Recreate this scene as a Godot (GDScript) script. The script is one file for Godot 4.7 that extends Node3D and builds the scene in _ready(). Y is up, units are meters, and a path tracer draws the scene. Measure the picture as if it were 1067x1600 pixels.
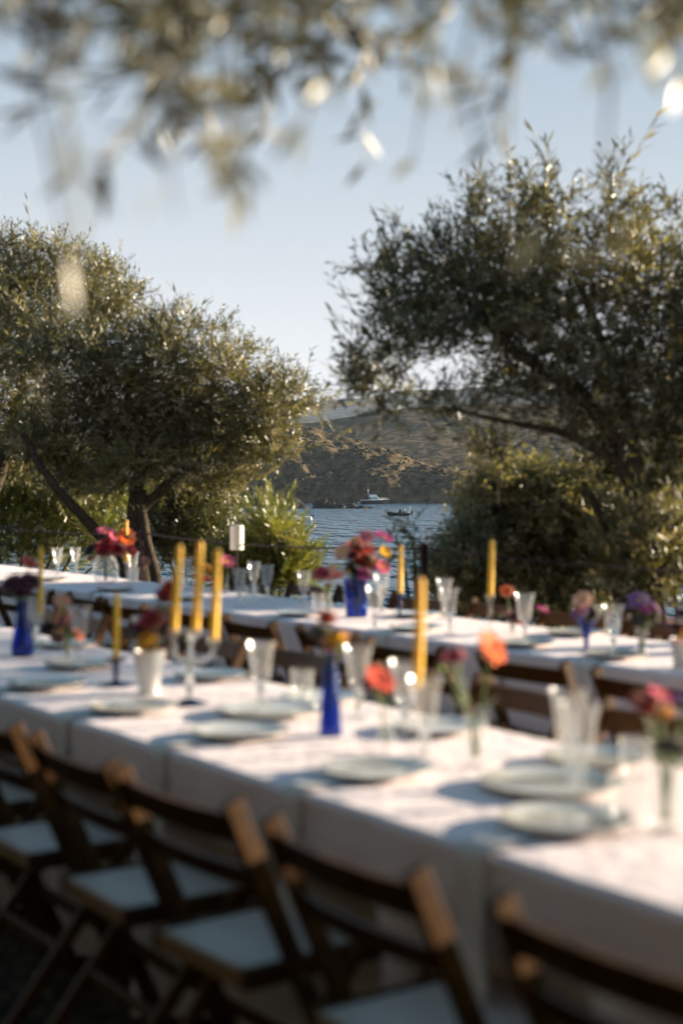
extends Node3D
# A long-table dinner set under olive trees on a terrace above a bay, in low sun.
# Table axes: s runs along the tables away from the camera (ALONG), t runs across them (ACROSS).

const ALONG := Vector3(-0.572, 0, -0.82)
const ACROSS := Vector3(0.82, 0, -0.572)
const TURN := 2.1800
const TOP := 0.75
const SEA := -7.2
var rng := RandomNumberGenerator.new()
var used := {}
var mats := {}
var shapes := {}


class Geo:
	var v := PackedVector3Array()
	var ix := PackedInt32Array()
	var uv := PackedVector2Array()
	var col := PackedColorArray()
	func tri(a: int, b: int, c: int) -> void:          # counter-clockwise from outside; stored clockwise
		ix.append(a); ix.append(c); ix.append(b)
	func grid(rows: Array, closed := false) -> void:
		var n: int = rows[0].size()
		var at := v.size()
		for i in rows.size():
			for j in n:
				v.append(rows[i][j])
				uv.append(Vector2(float(j) / n, float(i) / rows.size()))
		for i in rows.size() - 1:
			for j in (n if closed else n - 1):
				var k := (j + 1) % n
				var a := at + i * n + j
				var b := at + i * n + k
				tri(a, b, b + n)
				tri(a, b + n, a + n)
	func fan(ring: Array, flip := false) -> void:
		var at := v.size()
		for p in ring:
			v.append(p); uv.append(Vector2.ZERO)
		for j in range(1, ring.size() - 1):
			if flip: tri(at, at + j + 1, at + j)
			else: tri(at, at + j, at + j + 1)
	func lathe(profile: Array, seg := 24, ribs := 0, depth := 0.0, lo := 0.0, hi := 0.0, at := Vector3.ZERO) -> void:
		var rows := []
		for p in profile:
			var row := PackedVector3Array()
			for j in seg:
				var a := TAU * j / seg
				var r: float = p.x
				if ribs > 0 and p.y >= lo and p.y <= hi:
					r *= 1.0 + depth * cos(a * ribs)
				row.append(at + Vector3(cos(a) * r, p.y, -sin(a) * r))
			rows.append(row)
		grid(rows, true)
	func tube(pts: Array, radii: Array, sides := 8, wob := 0.0, seed := 0) -> void:
		var rows := []
		var side := Vector3.ZERO
		for i in pts.size():
			var d: Vector3 = (pts[min(i + 1, pts.size() - 1)] - pts[max(i - 1, 0)]).normalized()
			if side == Vector3.ZERO:
				side = d.cross(Vector3.UP if absf(d.y) < 0.9 else Vector3.RIGHT).normalized()
			side = (side - d * side.dot(d)).normalized()
			var up := d.cross(side)
			var row := PackedVector3Array()
			for j in sides:
				var a := TAU * j / sides
				var r: float = radii[i] * (1.0 + wob * sin(j * 2.4 + i * 1.3 + seed) + wob * 0.6 * sin(j * 5.1 - i * 2.2))
				row.append(pts[i] + (side * cos(a) + up * sin(a)) * r)
			rows.append(row)
		grid(rows, true)
		fan(Array(rows[0]), true)
		fan(Array(rows[-1]))
	func bar(a: Vector3, b: Vector3, w: float, h: float, side: Vector3, ch := 0.003) -> void:   # chamfered rectangular bar from a to b; w along side
		var d := (b - a).normalized()
		var s := (side - d * side.dot(d)).normalized()
		var u := s.cross(d)
		var x := w / 2
		var y := h / 2
		var o := [Vector2(x - ch, -y), Vector2(x, -y + ch), Vector2(x, y - ch), Vector2(x - ch, y), Vector2(-x + ch, y), Vector2(-x, y - ch), Vector2(-x, -y + ch), Vector2(-x + ch, -y)]
		for k in 8:
			var p: Vector2 = o[k]
			var q: Vector2 = o[(k + 1) % 8]
			var ps := s * p.x + u * p.y
			var qs := s * q.x + u * q.y
			var at := v.size()
			for z in [b + ps, b + qs, a + qs, a + ps]:
				v.append(z); uv.append(Vector2.ZERO)
			tri(at, at + 2, at + 1); tri(at, at + 3, at + 2)
		var r0 := []
		var r1 := []
		for p in o:
			r0.append(a + s * p.x + u * p.y)
			r1.append(b + s * p.x + u * p.y)
		fan(r0, false); fan(r1, true)
	func box(c: Vector3, size: Vector3, ch := 0.004) -> void:
		bar(c - Vector3(size.x / 2, 0, 0), c + Vector3(size.x / 2, 0, 0), size.z, size.y, Vector3.BACK, ch)
	func mesh() -> ArrayMesh:
		var n := PackedVector3Array()
		n.resize(v.size())
		for i in range(0, ix.size(), 3):
			var c := (v[ix[i + 2]] - v[ix[i]]).cross(v[ix[i + 1]] - v[ix[i]])
			n[ix[i]] += c; n[ix[i + 1]] += c; n[ix[i + 2]] += c
		for i in n.size():
			n[i] = n[i].normalized() if n[i].length_squared() > 0 else Vector3.UP
		var arr := []
		arr.resize(Mesh.ARRAY_MAX)
		arr[Mesh.ARRAY_VERTEX] = v
		arr[Mesh.ARRAY_NORMAL] = n
		arr[Mesh.ARRAY_TEX_UV] = uv
		arr[Mesh.ARRAY_INDEX] = ix
		if col.size() == v.size(): arr[Mesh.ARRAY_COLOR] = col
		var m := ArrayMesh.new()
		m.add_surface_from_arrays(Mesh.PRIMITIVE_TRIANGLES, arr)
		return m


func numbered(called: String) -> String:
	var k: int = used.get(called, -1) + 1
	used[called] = k
	return called if k == 0 else "%s_%03d" % [called, k]

func tag(o: Node, label: String, category: String, group := "") -> void:
	o.set_meta("label", label); o.set_meta("category", category)
	if group: o.set_meta("group", group)

func thing(called: String, label: String, category: String, at := Vector3.ZERO, turn := 0.0, group := "") -> Node3D:
	var o := Node3D.new()
	o.name = numbered(called)
	add_child(o)
	o.position = at; o.rotation.y = turn
	tag(o, label, category, group)
	return o

func put(called: String, mesh: Mesh, mat: Material, parent: Node, at := Vector3.ZERO) -> MeshInstance3D:
	var o := MeshInstance3D.new()
	o.name = called
	o.mesh = mesh
	o.material_override = mat
	parent.add_child(o, true)
	o.position = at
	return o

func copy(o: Node3D, at: Vector3, turn: float, label: String) -> Node3D:
	var c: Node3D = o.duplicate()
	c.name = numbered(String(o.name).rstrip("0123456789").rstrip("_"))
	add_child(c)
	c.position = at; c.rotation.y = turn
	c.set_meta("label", label)
	return c

func struct(called: String, mesh: Mesh, mat: Material) -> MeshInstance3D:
	var o := put(called, mesh, mat, self)
	o.set_meta("kind", "structure")
	return o

func P(s: float, t: float, h := 0.0) -> Vector3:
	return ALONG * s + ACROSS * t + Vector3(0, h, 0)

func lin(r: float, g: float, b: float) -> Color:
	return Color(r, g, b).linear_to_srgb()

func plainm(c: Color, rough := 0.6, spec := 0.5) -> StandardMaterial3D:
	var m := StandardMaterial3D.new()
	m.albedo_color = c; m.roughness = rough; m.metallic_specular = spec
	return m

func noise_tex(freq: float, size := 512, oct := 4, ramp: Gradient = null, as_normal := false, strength := 4.0, kind := FastNoiseLite.TYPE_SIMPLEX_SMOOTH, sd := 1) -> NoiseTexture2D:
	var n := FastNoiseLite.new()
	n.noise_type = kind; n.frequency = freq; n.fractal_octaves = oct; n.seed = sd
	var t := NoiseTexture2D.new()
	t.width = size; t.height = size; t.seamless = true
	t.noise = n
	if ramp: t.color_ramp = ramp
	t.as_normal_map = as_normal
	t.bump_strength = strength
	return t

func ramp(stops: Array) -> Gradient:
	var g := Gradient.new()
	var o := PackedFloat32Array()
	var c := PackedColorArray()
	for s in stops:
		o.append(s[0]); c.append(s[1])
	g.offsets = o; g.colors = c
	return g

func tri_tex(m: StandardMaterial3D, scale: Vector3, world := false) -> StandardMaterial3D:
	m.uv1_triplanar = true
	m.uv1_world_triplanar = world
	m.uv1_scale = scale
	return m

func pane(c: Color, alpha: float, rough := 0.04) -> StandardMaterial3D:
	var m := plainm(Color(c.r, c.g, c.b, alpha), rough)
	m.transparency = BaseMaterial3D.TRANSPARENCY_ALPHA
	return m


func _ready() -> void:
	rng.seed = 7
	# ---------------------------------------------------------------- camera, sky, sun, exposure
	var cam := Camera3D.new()
	cam.name = "camera"
	cam.position = Vector3(0, 1.4, 0)
	cam.rotation_degrees = Vector3(-0.9, 0, 0)
	cam.far = 12000.0
	cam.near = 0.05
	var lens := CameraAttributesPhysical.new()
	lens.frustum_focal_length = 33.33
	lens.frustum_focus_distance = 300.0
	lens.exposure_aperture = 1.22
	lens.frustum_near = 0.05
	lens.frustum_far = 12000.0
	cam.attributes = lens
	add_child(cam)
	cam.current = true

	var env := Environment.new()
	env.background_mode = Environment.BG_SKY
	var sm := ProceduralSkyMaterial.new()
	sm.sky_top_color = Color(0.33, 0.53, 0.66)
	sm.sky_horizon_color = Color(0.955, 0.945, 0.94)
	sm.sky_curve = 0.19
	sm.ground_bottom_color = Color(0.10, 0.10, 0.09)
	sm.ground_horizon_color = Color(0.40, 0.42, 0.44)
	var sky := Sky.new()
	sky.sky_material = sm
	env.sky = sky
	env.background_energy_multiplier = 0.295
	env.tonemap_mode = Environment.TONE_MAPPER_LINEAR
	env.tonemap_exposure = 4.0
	env.sdfgi_enabled = true
	env.ssao_enabled = true
	env.ssil_enabled = true
	env.fog_enabled = true
	env.fog_density = 0.000035
	env.fog_light_color = Color(0.78, 0.84, 0.92)
	var we := WorldEnvironment.new()
	we.name = "world_environment"
	we.environment = env
	add_child(we)

	var sun := DirectionalLight3D.new()
	sun.name = "sun"
	sun.light_color = Color(1.0, 0.925, 0.81)
	sun.light_energy = 1.6
	sun.light_angular_distance = 0.5
	sun.shadow_enabled = true
	sun.sky_mode = DirectionalLight3D.SKY_MODE_LIGHT_ONLY
	add_child(sun)
	sun.look_at_from_position(Vector3.ZERO, -Vector3(0.935, 0.195, -0.30))

	make_materials()
	build_land()
	build_hills()
	build_boats()
	build_trees()
	build_fence()
	build_tables()
	build_chairs()
	build_tableware()
	build_candles()
	build_flowers()
	build_overhead()


func make_materials() -> void:
	# wood of the chairs
	var w := plainm(Color.WHITE, 0.5, 0.32)
	w.albedo_texture = noise_tex(0.02, 256, 4, ramp([[0.0, lin(0.022, 0.008, 0.001)], [0.5, lin(0.050, 0.0195, 0.002)], [1.0, lin(0.096, 0.038, 0.003)]]), false, 4.0, FastNoiseLite.TYPE_SIMPLEX, 3)
	mats.wood = tri_tex(w, Vector3(9, 1.4, 2.0))
	mats.light_wood = plainm(lin(0.20, 0.105, 0.045), 0.45)
	mats.pad = plainm(lin(0.43, 0.37, 0.33), 0.5)
	mats.metal = plainm(lin(0.45, 0.42, 0.38), 0.35); mats.metal.metallic = 0.9
	# linen
	var l := plainm(lin(0.72, 0.625, 0.635), 0.9, 0.2)
	l.normal_enabled = true
	l.normal_texture = noise_tex(0.012, 512, 5, null, true, 6.0)
	l.normal_scale = 0.5
	l.rim_enabled = true; l.rim = 0.25; l.rim_tint = 0.6
	mats.linen = tri_tex(l, Vector3(1.6, 1.6, 1.6))
	var k := plainm(lin(0.62, 0.565, 0.53), 0.9, 0.2)
	k.normal_enabled = true; k.normal_texture = l.normal_texture; k.normal_scale = 0.4
	mats.napkin = tri_tex(k, Vector3(7, 7, 7))
	var pl := plainm(Color.WHITE, 0.16)
	pl.albedo_texture = noise_tex(0.05, 256, 4, ramp([[0.0, lin(0.42, 0.41, 0.38)], [0.55, lin(0.56, 0.54, 0.49)], [1.0, lin(0.66, 0.63, 0.57)]]))
	pl.clearcoat_enabled = true; pl.clearcoat = 0.6; pl.clearcoat_roughness = 0.08
	mats.plate = tri_tex(pl, Vector3(4, 4, 4))
	mats.glass = pane(Color(0.93, 0.92, 0.90), 0.07, 0.07)
	mats.thin_glass = pane(Color(0.93, 0.93, 0.92), 0.04, 0.02)
	var sg := plainm(Color(0.96, 0.97, 0.96, 0.04), 0.06)
	sg.refraction_enabled = true; sg.refraction_scale = 0.05
	sg.transparency = BaseMaterial3D.TRANSPARENCY_ALPHA
	mats.solid_glass = sg
	var cb := plainm(Color(0.06, 0.40, 0.80, 0.06), 0.05)
	cb.refraction_enabled = true; cb.refraction_scale = 0.05
	cb.transparency = BaseMaterial3D.TRANSPARENCY_ALPHA
	mats.cobalt = cb
	mats.navy = plainm(lin(0.012, 0.016, 0.07), 0.2)
	mats.milk = plainm(lin(0.70, 0.68, 0.64), 0.25)
	mats.milk.subsurf_scatter_enabled = true; mats.milk.subsurf_scatter_strength = 0.2
	var wx := plainm(lin(0.80, 0.50, 0.045), 0.42)
	wx.subsurf_scatter_enabled = true; wx.subsurf_scatter_strength = 0.35
	mats.wax = wx
	mats.wick = plainm(lin(0.03, 0.025, 0.02), 0.9)
	mats.lamp_white = plainm(lin(0.72, 0.66, 0.56), 0.5)
	mats.black = plainm(lin(0.012, 0.012, 0.012), 0.45)
	# flowers
	var fl := {"wine": [0.10, 0.008, 0.025], "red": [0.42, 0.012, 0.022], "rust": [0.36, 0.04, 0.018], "coral": [0.58, 0.075, 0.04], "orange": [0.72, 0.12, 0.015], "yellow": [0.78, 0.42, 0.015], "peach": [0.72, 0.33, 0.20], "pink": [0.62, 0.11, 0.19], "magenta": [0.36, 0.025, 0.17], "violet": [0.19, 0.06, 0.22], "black": [0.020, 0.005, 0.008], "dusty": [0.40, 0.14, 0.13], "bud": [0.22, 0.30, 0.07]}
	for c in fl:
		var m := plainm(lin(fl[c][0], fl[c][1], fl[c][2]), 0.65, 0.3)
		m.backlight_enabled = true; m.backlight = Color(0.45, 0.45, 0.45)
		mats[c] = m
	mats.stem = plainm(lin(0.13, 0.19, 0.05), 0.5)
	mats.stem.backlight_enabled = true; mats.stem.backlight = Color(0.3, 0.3, 0.3)
	# plants
	for spec in [["leaf", 0.85], ["shrub_leaf", 0.9], ["spray_leaf", 0.4]]:
		var m := plainm(Color.WHITE, 0.33, 0.55)
		m.vertex_color_use_as_albedo = true
		m.backlight_enabled = true
		var b: float = spec[1]
		m.backlight = Color(b, b * 0.96, b * 0.6)
		if spec[0] == "spray_leaf": m.roughness = 0.5
		mats[spec[0]] = m
	var bk := plainm(Color.WHITE, 0.9, 0.2)
	bk.albedo_texture = noise_tex(0.03, 256, 5, ramp([[0.0, lin(0.018, 0.014, 0.010)], [0.5, lin(0.05, 0.040, 0.029)], [1.0, lin(0.11, 0.09, 0.066)]]), false, 4.0, FastNoiseLite.TYPE_SIMPLEX, 5)
	bk.heightmap_enabled = true; bk.heightmap_texture = noise_tex(0.03, 256, 5, null, false, 4.0, FastNoiseLite.TYPE_SIMPLEX, 5); bk.heightmap_scale = 1.2
	mats.bark = tri_tex(bk, Vector3(5, 1.6, 5))


# ------------------------------------------------------------------ land, sea, hills
func build_land() -> void:
	# the terrace, one sheet that falls away to the sea beyond the fence; the line of the fence is t = 6
	var n := FastNoiseLite.new()
	n.frequency = 0.35; n.seed = 2
	var rows := []
	for i in 61:
		var t: float = -14.0 + i * 0.5 if i <= 44 else 8.0 + (i - 44) * 1.6
		var row := PackedVector3Array()
		for j in 81:
			var s := 34.0 - j
			var h := n.get_noise_2d(s * 2, t * 2) * 0.03
			if t > 8.0:
				h -= minf((t - 8.0) * 0.42 + (t - 8.0) ** 2 * 0.02, 9.5) * (1.0 + 0.15 * n.get_noise_2d(s, t))
			row.append(P(s, t, h))
		rows.append(row)
	var g := Geo.new()
	for r in rows:
		pass
	g.grid(rows)
	var m := plainm(Color.WHITE, 0.95, 0.2)
	m.albedo_texture = noise_tex(0.02, 512, 5, ramp([[0.0, lin(0.022, 0.017, 0.012)], [0.5, lin(0.05, 0.038, 0.025)], [1.0, lin(0.10, 0.08, 0.05)]]), false, 4.0, FastNoiseLite.TYPE_SIMPLEX, 8)
	m.heightmap_enabled = true; m.heightmap_texture = noise_tex(0.06, 512, 5, null, false, 4.0, FastNoiseLite.TYPE_SIMPLEX, 9); m.heightmap_scale = 2.0
	struct("ground", g.mesh(), tri_tex(m, Vector3(0.7, 0.7, 0.7), true))
	# the sea
	var q := PlaneMesh.new()
	q.size = Vector2(8600, 9000)
	q.subdivide_width = 8; q.subdivide_depth = 8
	var w := plainm(lin(0.012, 0.07, 0.13), 0.22)
	w.normal_enabled = true
	w.normal_texture = noise_tex(0.012, 1024, 7, null, true, 32.0, FastNoiseLite.TYPE_SIMPLEX_SMOOTH, 12)
	w.normal_scale = 1.7
	tri_tex(w, Vector3(0.011, 0.011, 0.0035), true)
	var sea := struct("sea", q, w)
	sea.position = Vector3(0, SEA, -4512)

func profile(pts: Array, x: float) -> float:
	if x <= pts[0].x: return pts[0].y
	for i in range(1, pts.size()):
		if x <= pts[i].x:
			var f: float = (x - pts[i - 1].x) / (pts[i].x - pts[i - 1].x)
			return lerpf(pts[i - 1].y, pts[i].y, f)
	return pts[-1].y

func hill_mesh(ridge: Array, zshore: float, zridge: float, zback: float, cliff: Array, nx: int, nz: int, rough: float, freq: float, sd: int) -> ArrayMesh:
	var n := FastNoiseLite.new()
	n.frequency = freq; n.fractal_octaves = 5; n.seed = sd
	var c := FastNoiseLite.new()
	c.frequency = freq * 3.0; c.fractal_octaves = 4; c.seed = sd + 1; c.fractal_type = FastNoiseLite.FRACTAL_RIDGED
	var x0: float = ridge[0].x
	var x1: float = ridge[-1].x
	var rows := []
	for i in nz:
		var u := pow(float(i) / (nz - 1), 1.5) * 1.35
		var row := PackedVector3Array()
		for j in nx:
			var x := lerpf(x0, x1, float(j) / (nx - 1))
			var top := profile(ridge, x)
			var foot := profile(cliff, x)
			var shore := zshore + n.get_noise_2d(x, 50.0) * rough * 2.5
			var z := lerpf(shore, zridge, u) if u < 1.0 else lerpf(zridge, zback, (u - 1.0) / 0.35)
			var h: float
			if u < 0.1:
				h = foot * smoothstep(0.0, 0.1, u)
			elif u < 1.0:
				var k := (u - 0.1) / 0.9
				h = lerpf(foot, top, k * (1.25 - 0.25 * k))
			else:
				h = top * (1.0 - 0.5 * (u - 1.0) / 0.35)
			var e := n.get_noise_2d(x, z) * rough * (1.0 - 0.7 * smoothstep(0.7, 1.0, u)) + c.get_noise_2d(x, z) * rough * 0.3
			row.append(Vector3(x, SEA - 2.0 + (h + 2.0) + e * smoothstep(0.0, 0.12, u), -z + c.get_noise_2d(x + 99.0, h * 2.0) * rough * 0.35))
		rows.append(row)
	var g := Geo.new()
	g.grid(rows)
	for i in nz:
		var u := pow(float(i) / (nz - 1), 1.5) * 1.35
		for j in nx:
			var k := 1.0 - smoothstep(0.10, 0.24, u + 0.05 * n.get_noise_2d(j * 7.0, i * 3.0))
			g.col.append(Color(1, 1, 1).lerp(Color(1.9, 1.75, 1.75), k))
	return g.mesh()

func scrub_material(scale: float, sd: int) -> StandardMaterial3D:
	var m := plainm(Color.WHITE, 0.95, 0.1)
	m.albedo_texture = noise_tex(0.007, 1024, 7, ramp([[0.0, lin(0.030, 0.028, 0.016)], [0.40, lin(0.058, 0.048, 0.030)], [0.60, lin(0.12, 0.088, 0.056)], [1.0, lin(0.22, 0.165, 0.115)]]), false, 4.0, FastNoiseLite.TYPE_SIMPLEX, sd)
	m.heightmap_enabled = true
	m.heightmap_texture = noise_tex(0.03, 1024, 6, null, false, 4.0, FastNoiseLite.TYPE_SIMPLEX, sd + 1)
	m.heightmap_scale = 90.0
	m.vertex_color_use_as_albedo = true
	return tri_tex(m, Vector3(scale, scale, scale), true)

func build_hills() -> void:
	var near := [Vector2(-351.8, 37.4), Vector2(-209.9, 41.8), Vector2(-125.7, 44.5), Vector2(-85.8, 49.8), Vector2(-59.2, 54.3), Vector2(-32.6, 53.8), Vector2(-14.9, 49.8), Vector2(11.7, 41.8), Vector2(38.3, 33.9), Vector2(73.8, 22.8), Vector2(91.5, 17.5), Vector2(113.7, 11.7), Vector2(135.9, 4.2), Vector2(153.6, -0.3)]
	var cl := [Vector2(-321.4, 10.6), Vector2(-78.4, 16.7), Vector2(-54.1, 9.8), Vector2(-25.7, 6.6), Vector2(-1.4, 9.8), Vector2(10.7, 15.5), Vector2(43.1, 13.9), Vector2(75.5, 15.5), Vector2(107.9, 7.4), Vector2(140.3, 0.1)]
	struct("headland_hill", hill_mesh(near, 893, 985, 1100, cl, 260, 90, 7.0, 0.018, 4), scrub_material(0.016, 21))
	var mid := [Vector2(-637.7, 66.0), Vector2(-178.6, 73.6), Vector2(-79.2, 82.8), Vector2(-36.3, 88.9), Vector2(24.9, 99.6), Vector2(96.0, 107.3), Vector2(157.2, 110.4), Vector2(242.1, 111.9), Vector2(356.9, 107.3), Vector2(662.9, 104.2)]
	struct("middle_hill", hill_mesh(mid, 1180, 1700, 2200, [Vector2(0, 6)], 200, 60, 6.0, 0.006, 6), scrub_material(0.008, 23))
	var far := [Vector2(-3024.8, 316.4), Vector2(-1728.7, 342.4), Vector2(-918.6, 365.0), Vector2(-481.2, 391.0), Vector2(-209.0, 446.0), Vector2(50.2, 472.0), Vector2(296.5, 504.4), Vector2(798.7, 533.5), Vector2(1187.6, 624.3), Vector2(1492.2, 711.8), Vector2(1728.7, 763.6), Vector2(2483.7, 770.1)]
	struct("far_hill", hill_mesh(far, 5200, 7200, 8800, [Vector2(0, 10)], 160, 40, 40.0, 0.0011, 9), scrub_material(0.002, 25))
	# rocky spit in front of the headland and boulders along its foot
	var rk := plainm(Color.WHITE, 0.95, 0.1)
	rk.albedo_texture = noise_tex(0.03, 256, 5, ramp([[0.0, lin(0.02, 0.019, 0.017)], [0.6, lin(0.055, 0.05, 0.043)], [1.0, lin(0.11, 0.10, 0.085)]]))
	tri_tex(rk, Vector3(0.1, 0.1, 0.1), true)
	for r in [[-22, 652, 9, 4.0], [-9, 660, 7, 4.6], [-3, 650, 8, 2.6], [4, 655, 6, 2.4], [9, 652, 5, 1.3], [13, 656, 4, 0.8], [-34, 700, 12, 5.0], [-50, 760, 14, 6.0]]:
		var b := rock(r[2], r[3], int(r[0] + 100))
		var o := put(numbered("shore_rock"), b, rk, self, Vector3(r[0], SEA - 0.2, -r[1]))
		o.set_meta("kind", "structure")
	# scrub on the headland slope
	var blob := Geo.new()
	blob.lathe([Vector2(0.02, -0.2), Vector2(0.45, 0.05), Vector2(0.5, 0.35), Vector2(0.3, 0.62), Vector2(0.02, 0.72)], 7, 3, 0.18, -1, 1)
	var mm := MultiMesh.new()
	mm.transform_format = MultiMesh.TRANSFORM_3D
	mm.use_colors = true
	mm.mesh = blob.mesh()
	var hm: MeshInstance3D = get_node("headland_hill")
	var hv: PackedVector3Array = hm.mesh.surface_get_arrays(0)[Mesh.ARRAY_VERTEX]
	mm.instance_count = 2300
	for i in 2300:
		var at := rng.randi_range(260 * 14, 260 * 74)
		var p: Vector3 = hv[at].lerp(hv[at + 1], rng.randf()).lerp(hv[at + 260], rng.randf() * 0.5)
		var k := 0.5 + 1.9 * pow(rng.randf(), 2.5)
		mm.set_instance_transform(i, Transform3D(Basis(Vector3.UP, rng.randf() * TAU).scaled(Vector3(k * 1.5, k, k * 1.5)), p))
		var c := rng.randf_range(0.6, 1.3)
		mm.set_instance_color(i, Color(0.068 * c, 0.06 * c, 0.035 * c))
	var sc := MultiMeshInstance3D.new()
	sc.name = "hill_scrub"
	sc.multimesh = mm
	var smt := plainm(Color.WHITE, 0.9, 0.1)
	smt.vertex_color_use_as_albedo = true
	sc.material_override = smt
	add_child(sc)
	sc.set_meta("kind", "stuff")
	tag(sc, "low dark scrub bushes scattered over the near headland slope", "scrub")

func rock(w: float, h: float, sd: int) -> ArrayMesh:
	var n := FastNoiseLite.new()
	n.frequency = 0.9; n.seed = sd; n.fractal_octaves = 3
	var rows := []
	for i in 9:
		var a := PI / 2 * i / 8
		var row := PackedVector3Array()
		for j in 20:
			var b := TAU * j / 20
			var d := Vector3(cos(b) * cos(a), sin(a), -sin(b) * cos(a))
			var k := 1.0 + 0.55 * n.get_noise_3dv(d * 2.2)
			row.append(Vector3(d.x * w * 0.6, d.y * h, d.z * w * 0.4) * k)
		rows.append(row)
	var g := Geo.new()
	g.grid(rows, true)
	return g.mesh()


# ------------------------------------------------------------------ boats
func hull(g: Geo, length: float, beam: float, depth: float, flare: float, bow_rise: float, pointed := 1.0, y0 := 0.0) -> void:
	# bow towards +x; deck closed
	var rows := []
	var deck := []
	for k in 5:
		var f := k / 4.0
		var row := PackedVector3Array()
		for j in 25:
			var a := TAU * j / 24
			var x := cos(a)
			var y := sin(a)
			var wx := length / 2 * (1.0 if x < 0 else 1.0 + flare * f * 0.25) * signf(x) * pow(absf(x), 0.6)
			var taper := 1.0 if x < 0 else 1.0 - pow(absf(x), 2.2) * pointed * 0.9
			var wz := beam / 2 * signf(y) * pow(absf(y), 0.55) * taper * (0.72 + 0.28 * f)
			row.append(Vector3(wx, y0 + depth * f + bow_rise * f * pow(maxf(0.0, wx / length * 2), 2), -wz))
		rows.append(row)
		deck = Array(row)
	g.grid(rows)
	deck.pop_back()
	g.fan(deck)

func build_boats() -> void:
	var white := plainm(lin(0.88, 0.87, 0.85), 0.25)
	var dark := plainm(lin(0.02, 0.024, 0.03), 0.3)
	var grey := plainm(lin(0.05, 0.055, 0.06), 0.5)
	var blue := plainm(lin(0.03, 0.06, 0.13), 0.6)
	var tint := plainm(lin(0.012, 0.014, 0.018), 0.1)
	# motor yacht off the cliffs, bow to the right
	var y := thing("motor_yacht", "white motor yacht with dark hull and blue canopy lying off the rocky cliffs", "boat", Vector3(19.0, SEA, -850), 0.02)
	y.scale = Vector3(1.1, 1.15, 1.1)
	var g := Geo.new(); hull(g, 14.2, 4.2, 1.6, 1.0, 0.7); put("hull", g.mesh(), dark, y)
	g = Geo.new(); hull(g, 14.5, 4.3, 0.5, 1.0, 0.4, 1.0, 1.65); put("gunwale", g.mesh(), white, y)
	g = Geo.new(); g.box(Vector3(-7.9, 0.75, 0), Vector3(1.6, 0.35, 3.0), 0.05); put("bathing_platform", g.mesh(), white, y)
	g = Geo.new(); cabin(g, -2.6, 3.8, 1.6, 2.2, 1.9, 1.5); put("deckhouse", g.mesh(), white, y)
	g = Geo.new(); cabin(g, -2.2, 2.2, 1.35, 4.1, 0.8, 0.5); put("flybridge", g.mesh(), white, y)
	g = Geo.new(); g.box(Vector3(-0.6, 6.05, 0), Vector3(4.4, 0.16, 2.6), 0.04)
	for s in [-1, 1]:
		for x in [-2.5, 1.2]:
			g.bar(Vector3(x, 4.8, s * 1.15), Vector3(x, 6.0, s * 1.15), 0.08, 0.08, Vector3.RIGHT, 0.01)
	put("canopy", g.mesh(), blue, y)
	for s in [-1, 1]:
		for x in [-1.2, 0.2, 1.5]:
			g = Geo.new(); g.box(Vector3(x, 3.15, s * 1.62), Vector3(0.95, 0.6, 0.12), 0.02); put("window", g.mesh(), tint, y)
		g = Geo.new(); g.box(Vector3(-2.1, 2.9, s * 1.63), Vector3(0.6, 1.3, 0.1), 0.02); put("door", g.mesh(), tint, y)
	g = Geo.new(); g.tube([Vector3(-2.7, 4.6, 0), Vector3(-2.9, 9.0, 0)], [0.12, 0.05], 6)
	g.bar(Vector3(-2.8, 6.6, -0.9), Vector3(-2.8, 6.6, 0.9), 0.15, 0.12, Vector3.RIGHT, 0.02)
	put("mast", g.mesh(), white, y)
	g = Geo.new(); g.lathe([Vector2(0.02, 6.9), Vector2(0.45, 6.95), Vector2(0.45, 7.15), Vector2(0.02, 7.35)], 12, 0, 0, 0, 0, Vector3(-2.8, 0, 0)); put("radar", g.mesh(), white, y)
	g = Geo.new()
	for s in [-1, 1]:
		for k in 6:
			var x := 1.8 + k * 1.0
			g.tube([Vector3(x, 2.3, s * (1.9 - k * 0.33)), Vector3(x, 3.2, s * (1.9 - k * 0.33))], [0.03, 0.03], 4)
		g.tube([Vector3(1.8, 3.2, s * 1.9), Vector3(4.8, 3.2, s * 0.92), Vector3(7.4, 3.35, 0)], [0.04, 0.04, 0.04], 4)
	put("bow_rail", g.mesh(), white, y)
	# inflatable boat, bow to the left
	var r := thing("inflatable_boat", "dark grey inflatable motorboat with two people aboard, crossing in front of the headland", "boat", Vector3(19.2, SEA, -472), PI - 0.05)
	g = Geo.new()
	for s in [-1, 1]:
		g.tube([Vector3(-3.9, 0.65, s * 1.05), Vector3(-1.0, 0.62, s * 1.1), Vector3(1.8, 0.75, s * 1.0), Vector3(3.2, 1.0, s * 0.6), Vector3(4.0, 1.3, s * 0.05)], [0.30, 0.34, 0.34, 0.3, 0.24], 10)
	put("tube", g.mesh(), grey, r)
	g = Geo.new(); hull(g, 7.4, 2.0, 0.6, 0.6, 0.35); put("hull", g.mesh(), dark, r)
	g = Geo.new(); g.box(Vector3(-0.2, 1.25, 0), Vector3(0.8, 1.1, 0.8), 0.1); g.box(Vector3(0.1, 1.95, 0), Vector3(0.08, 0.5, 0.8), 0.02); put("console", g.mesh(), dark, r)
	g = Geo.new(); g.box(Vector3(-1.5, 1.0, 0), Vector3(0.8, 0.7, 0.9), 0.1); put("seat", g.mesh(), grey, r)
	g = Geo.new(); g.box(Vector3(-4.1, 1.15, 0), Vector3(0.6, 0.7, 0.5), 0.12); g.bar(Vector3(-4.15, 0.8, 0), Vector3(-4.2, -0.4, 0), 0.25, 0.2, Vector3.RIGHT, 0.04); put("outboard_engine", g.mesh(), dark, r)
	g = Geo.new()
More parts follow.
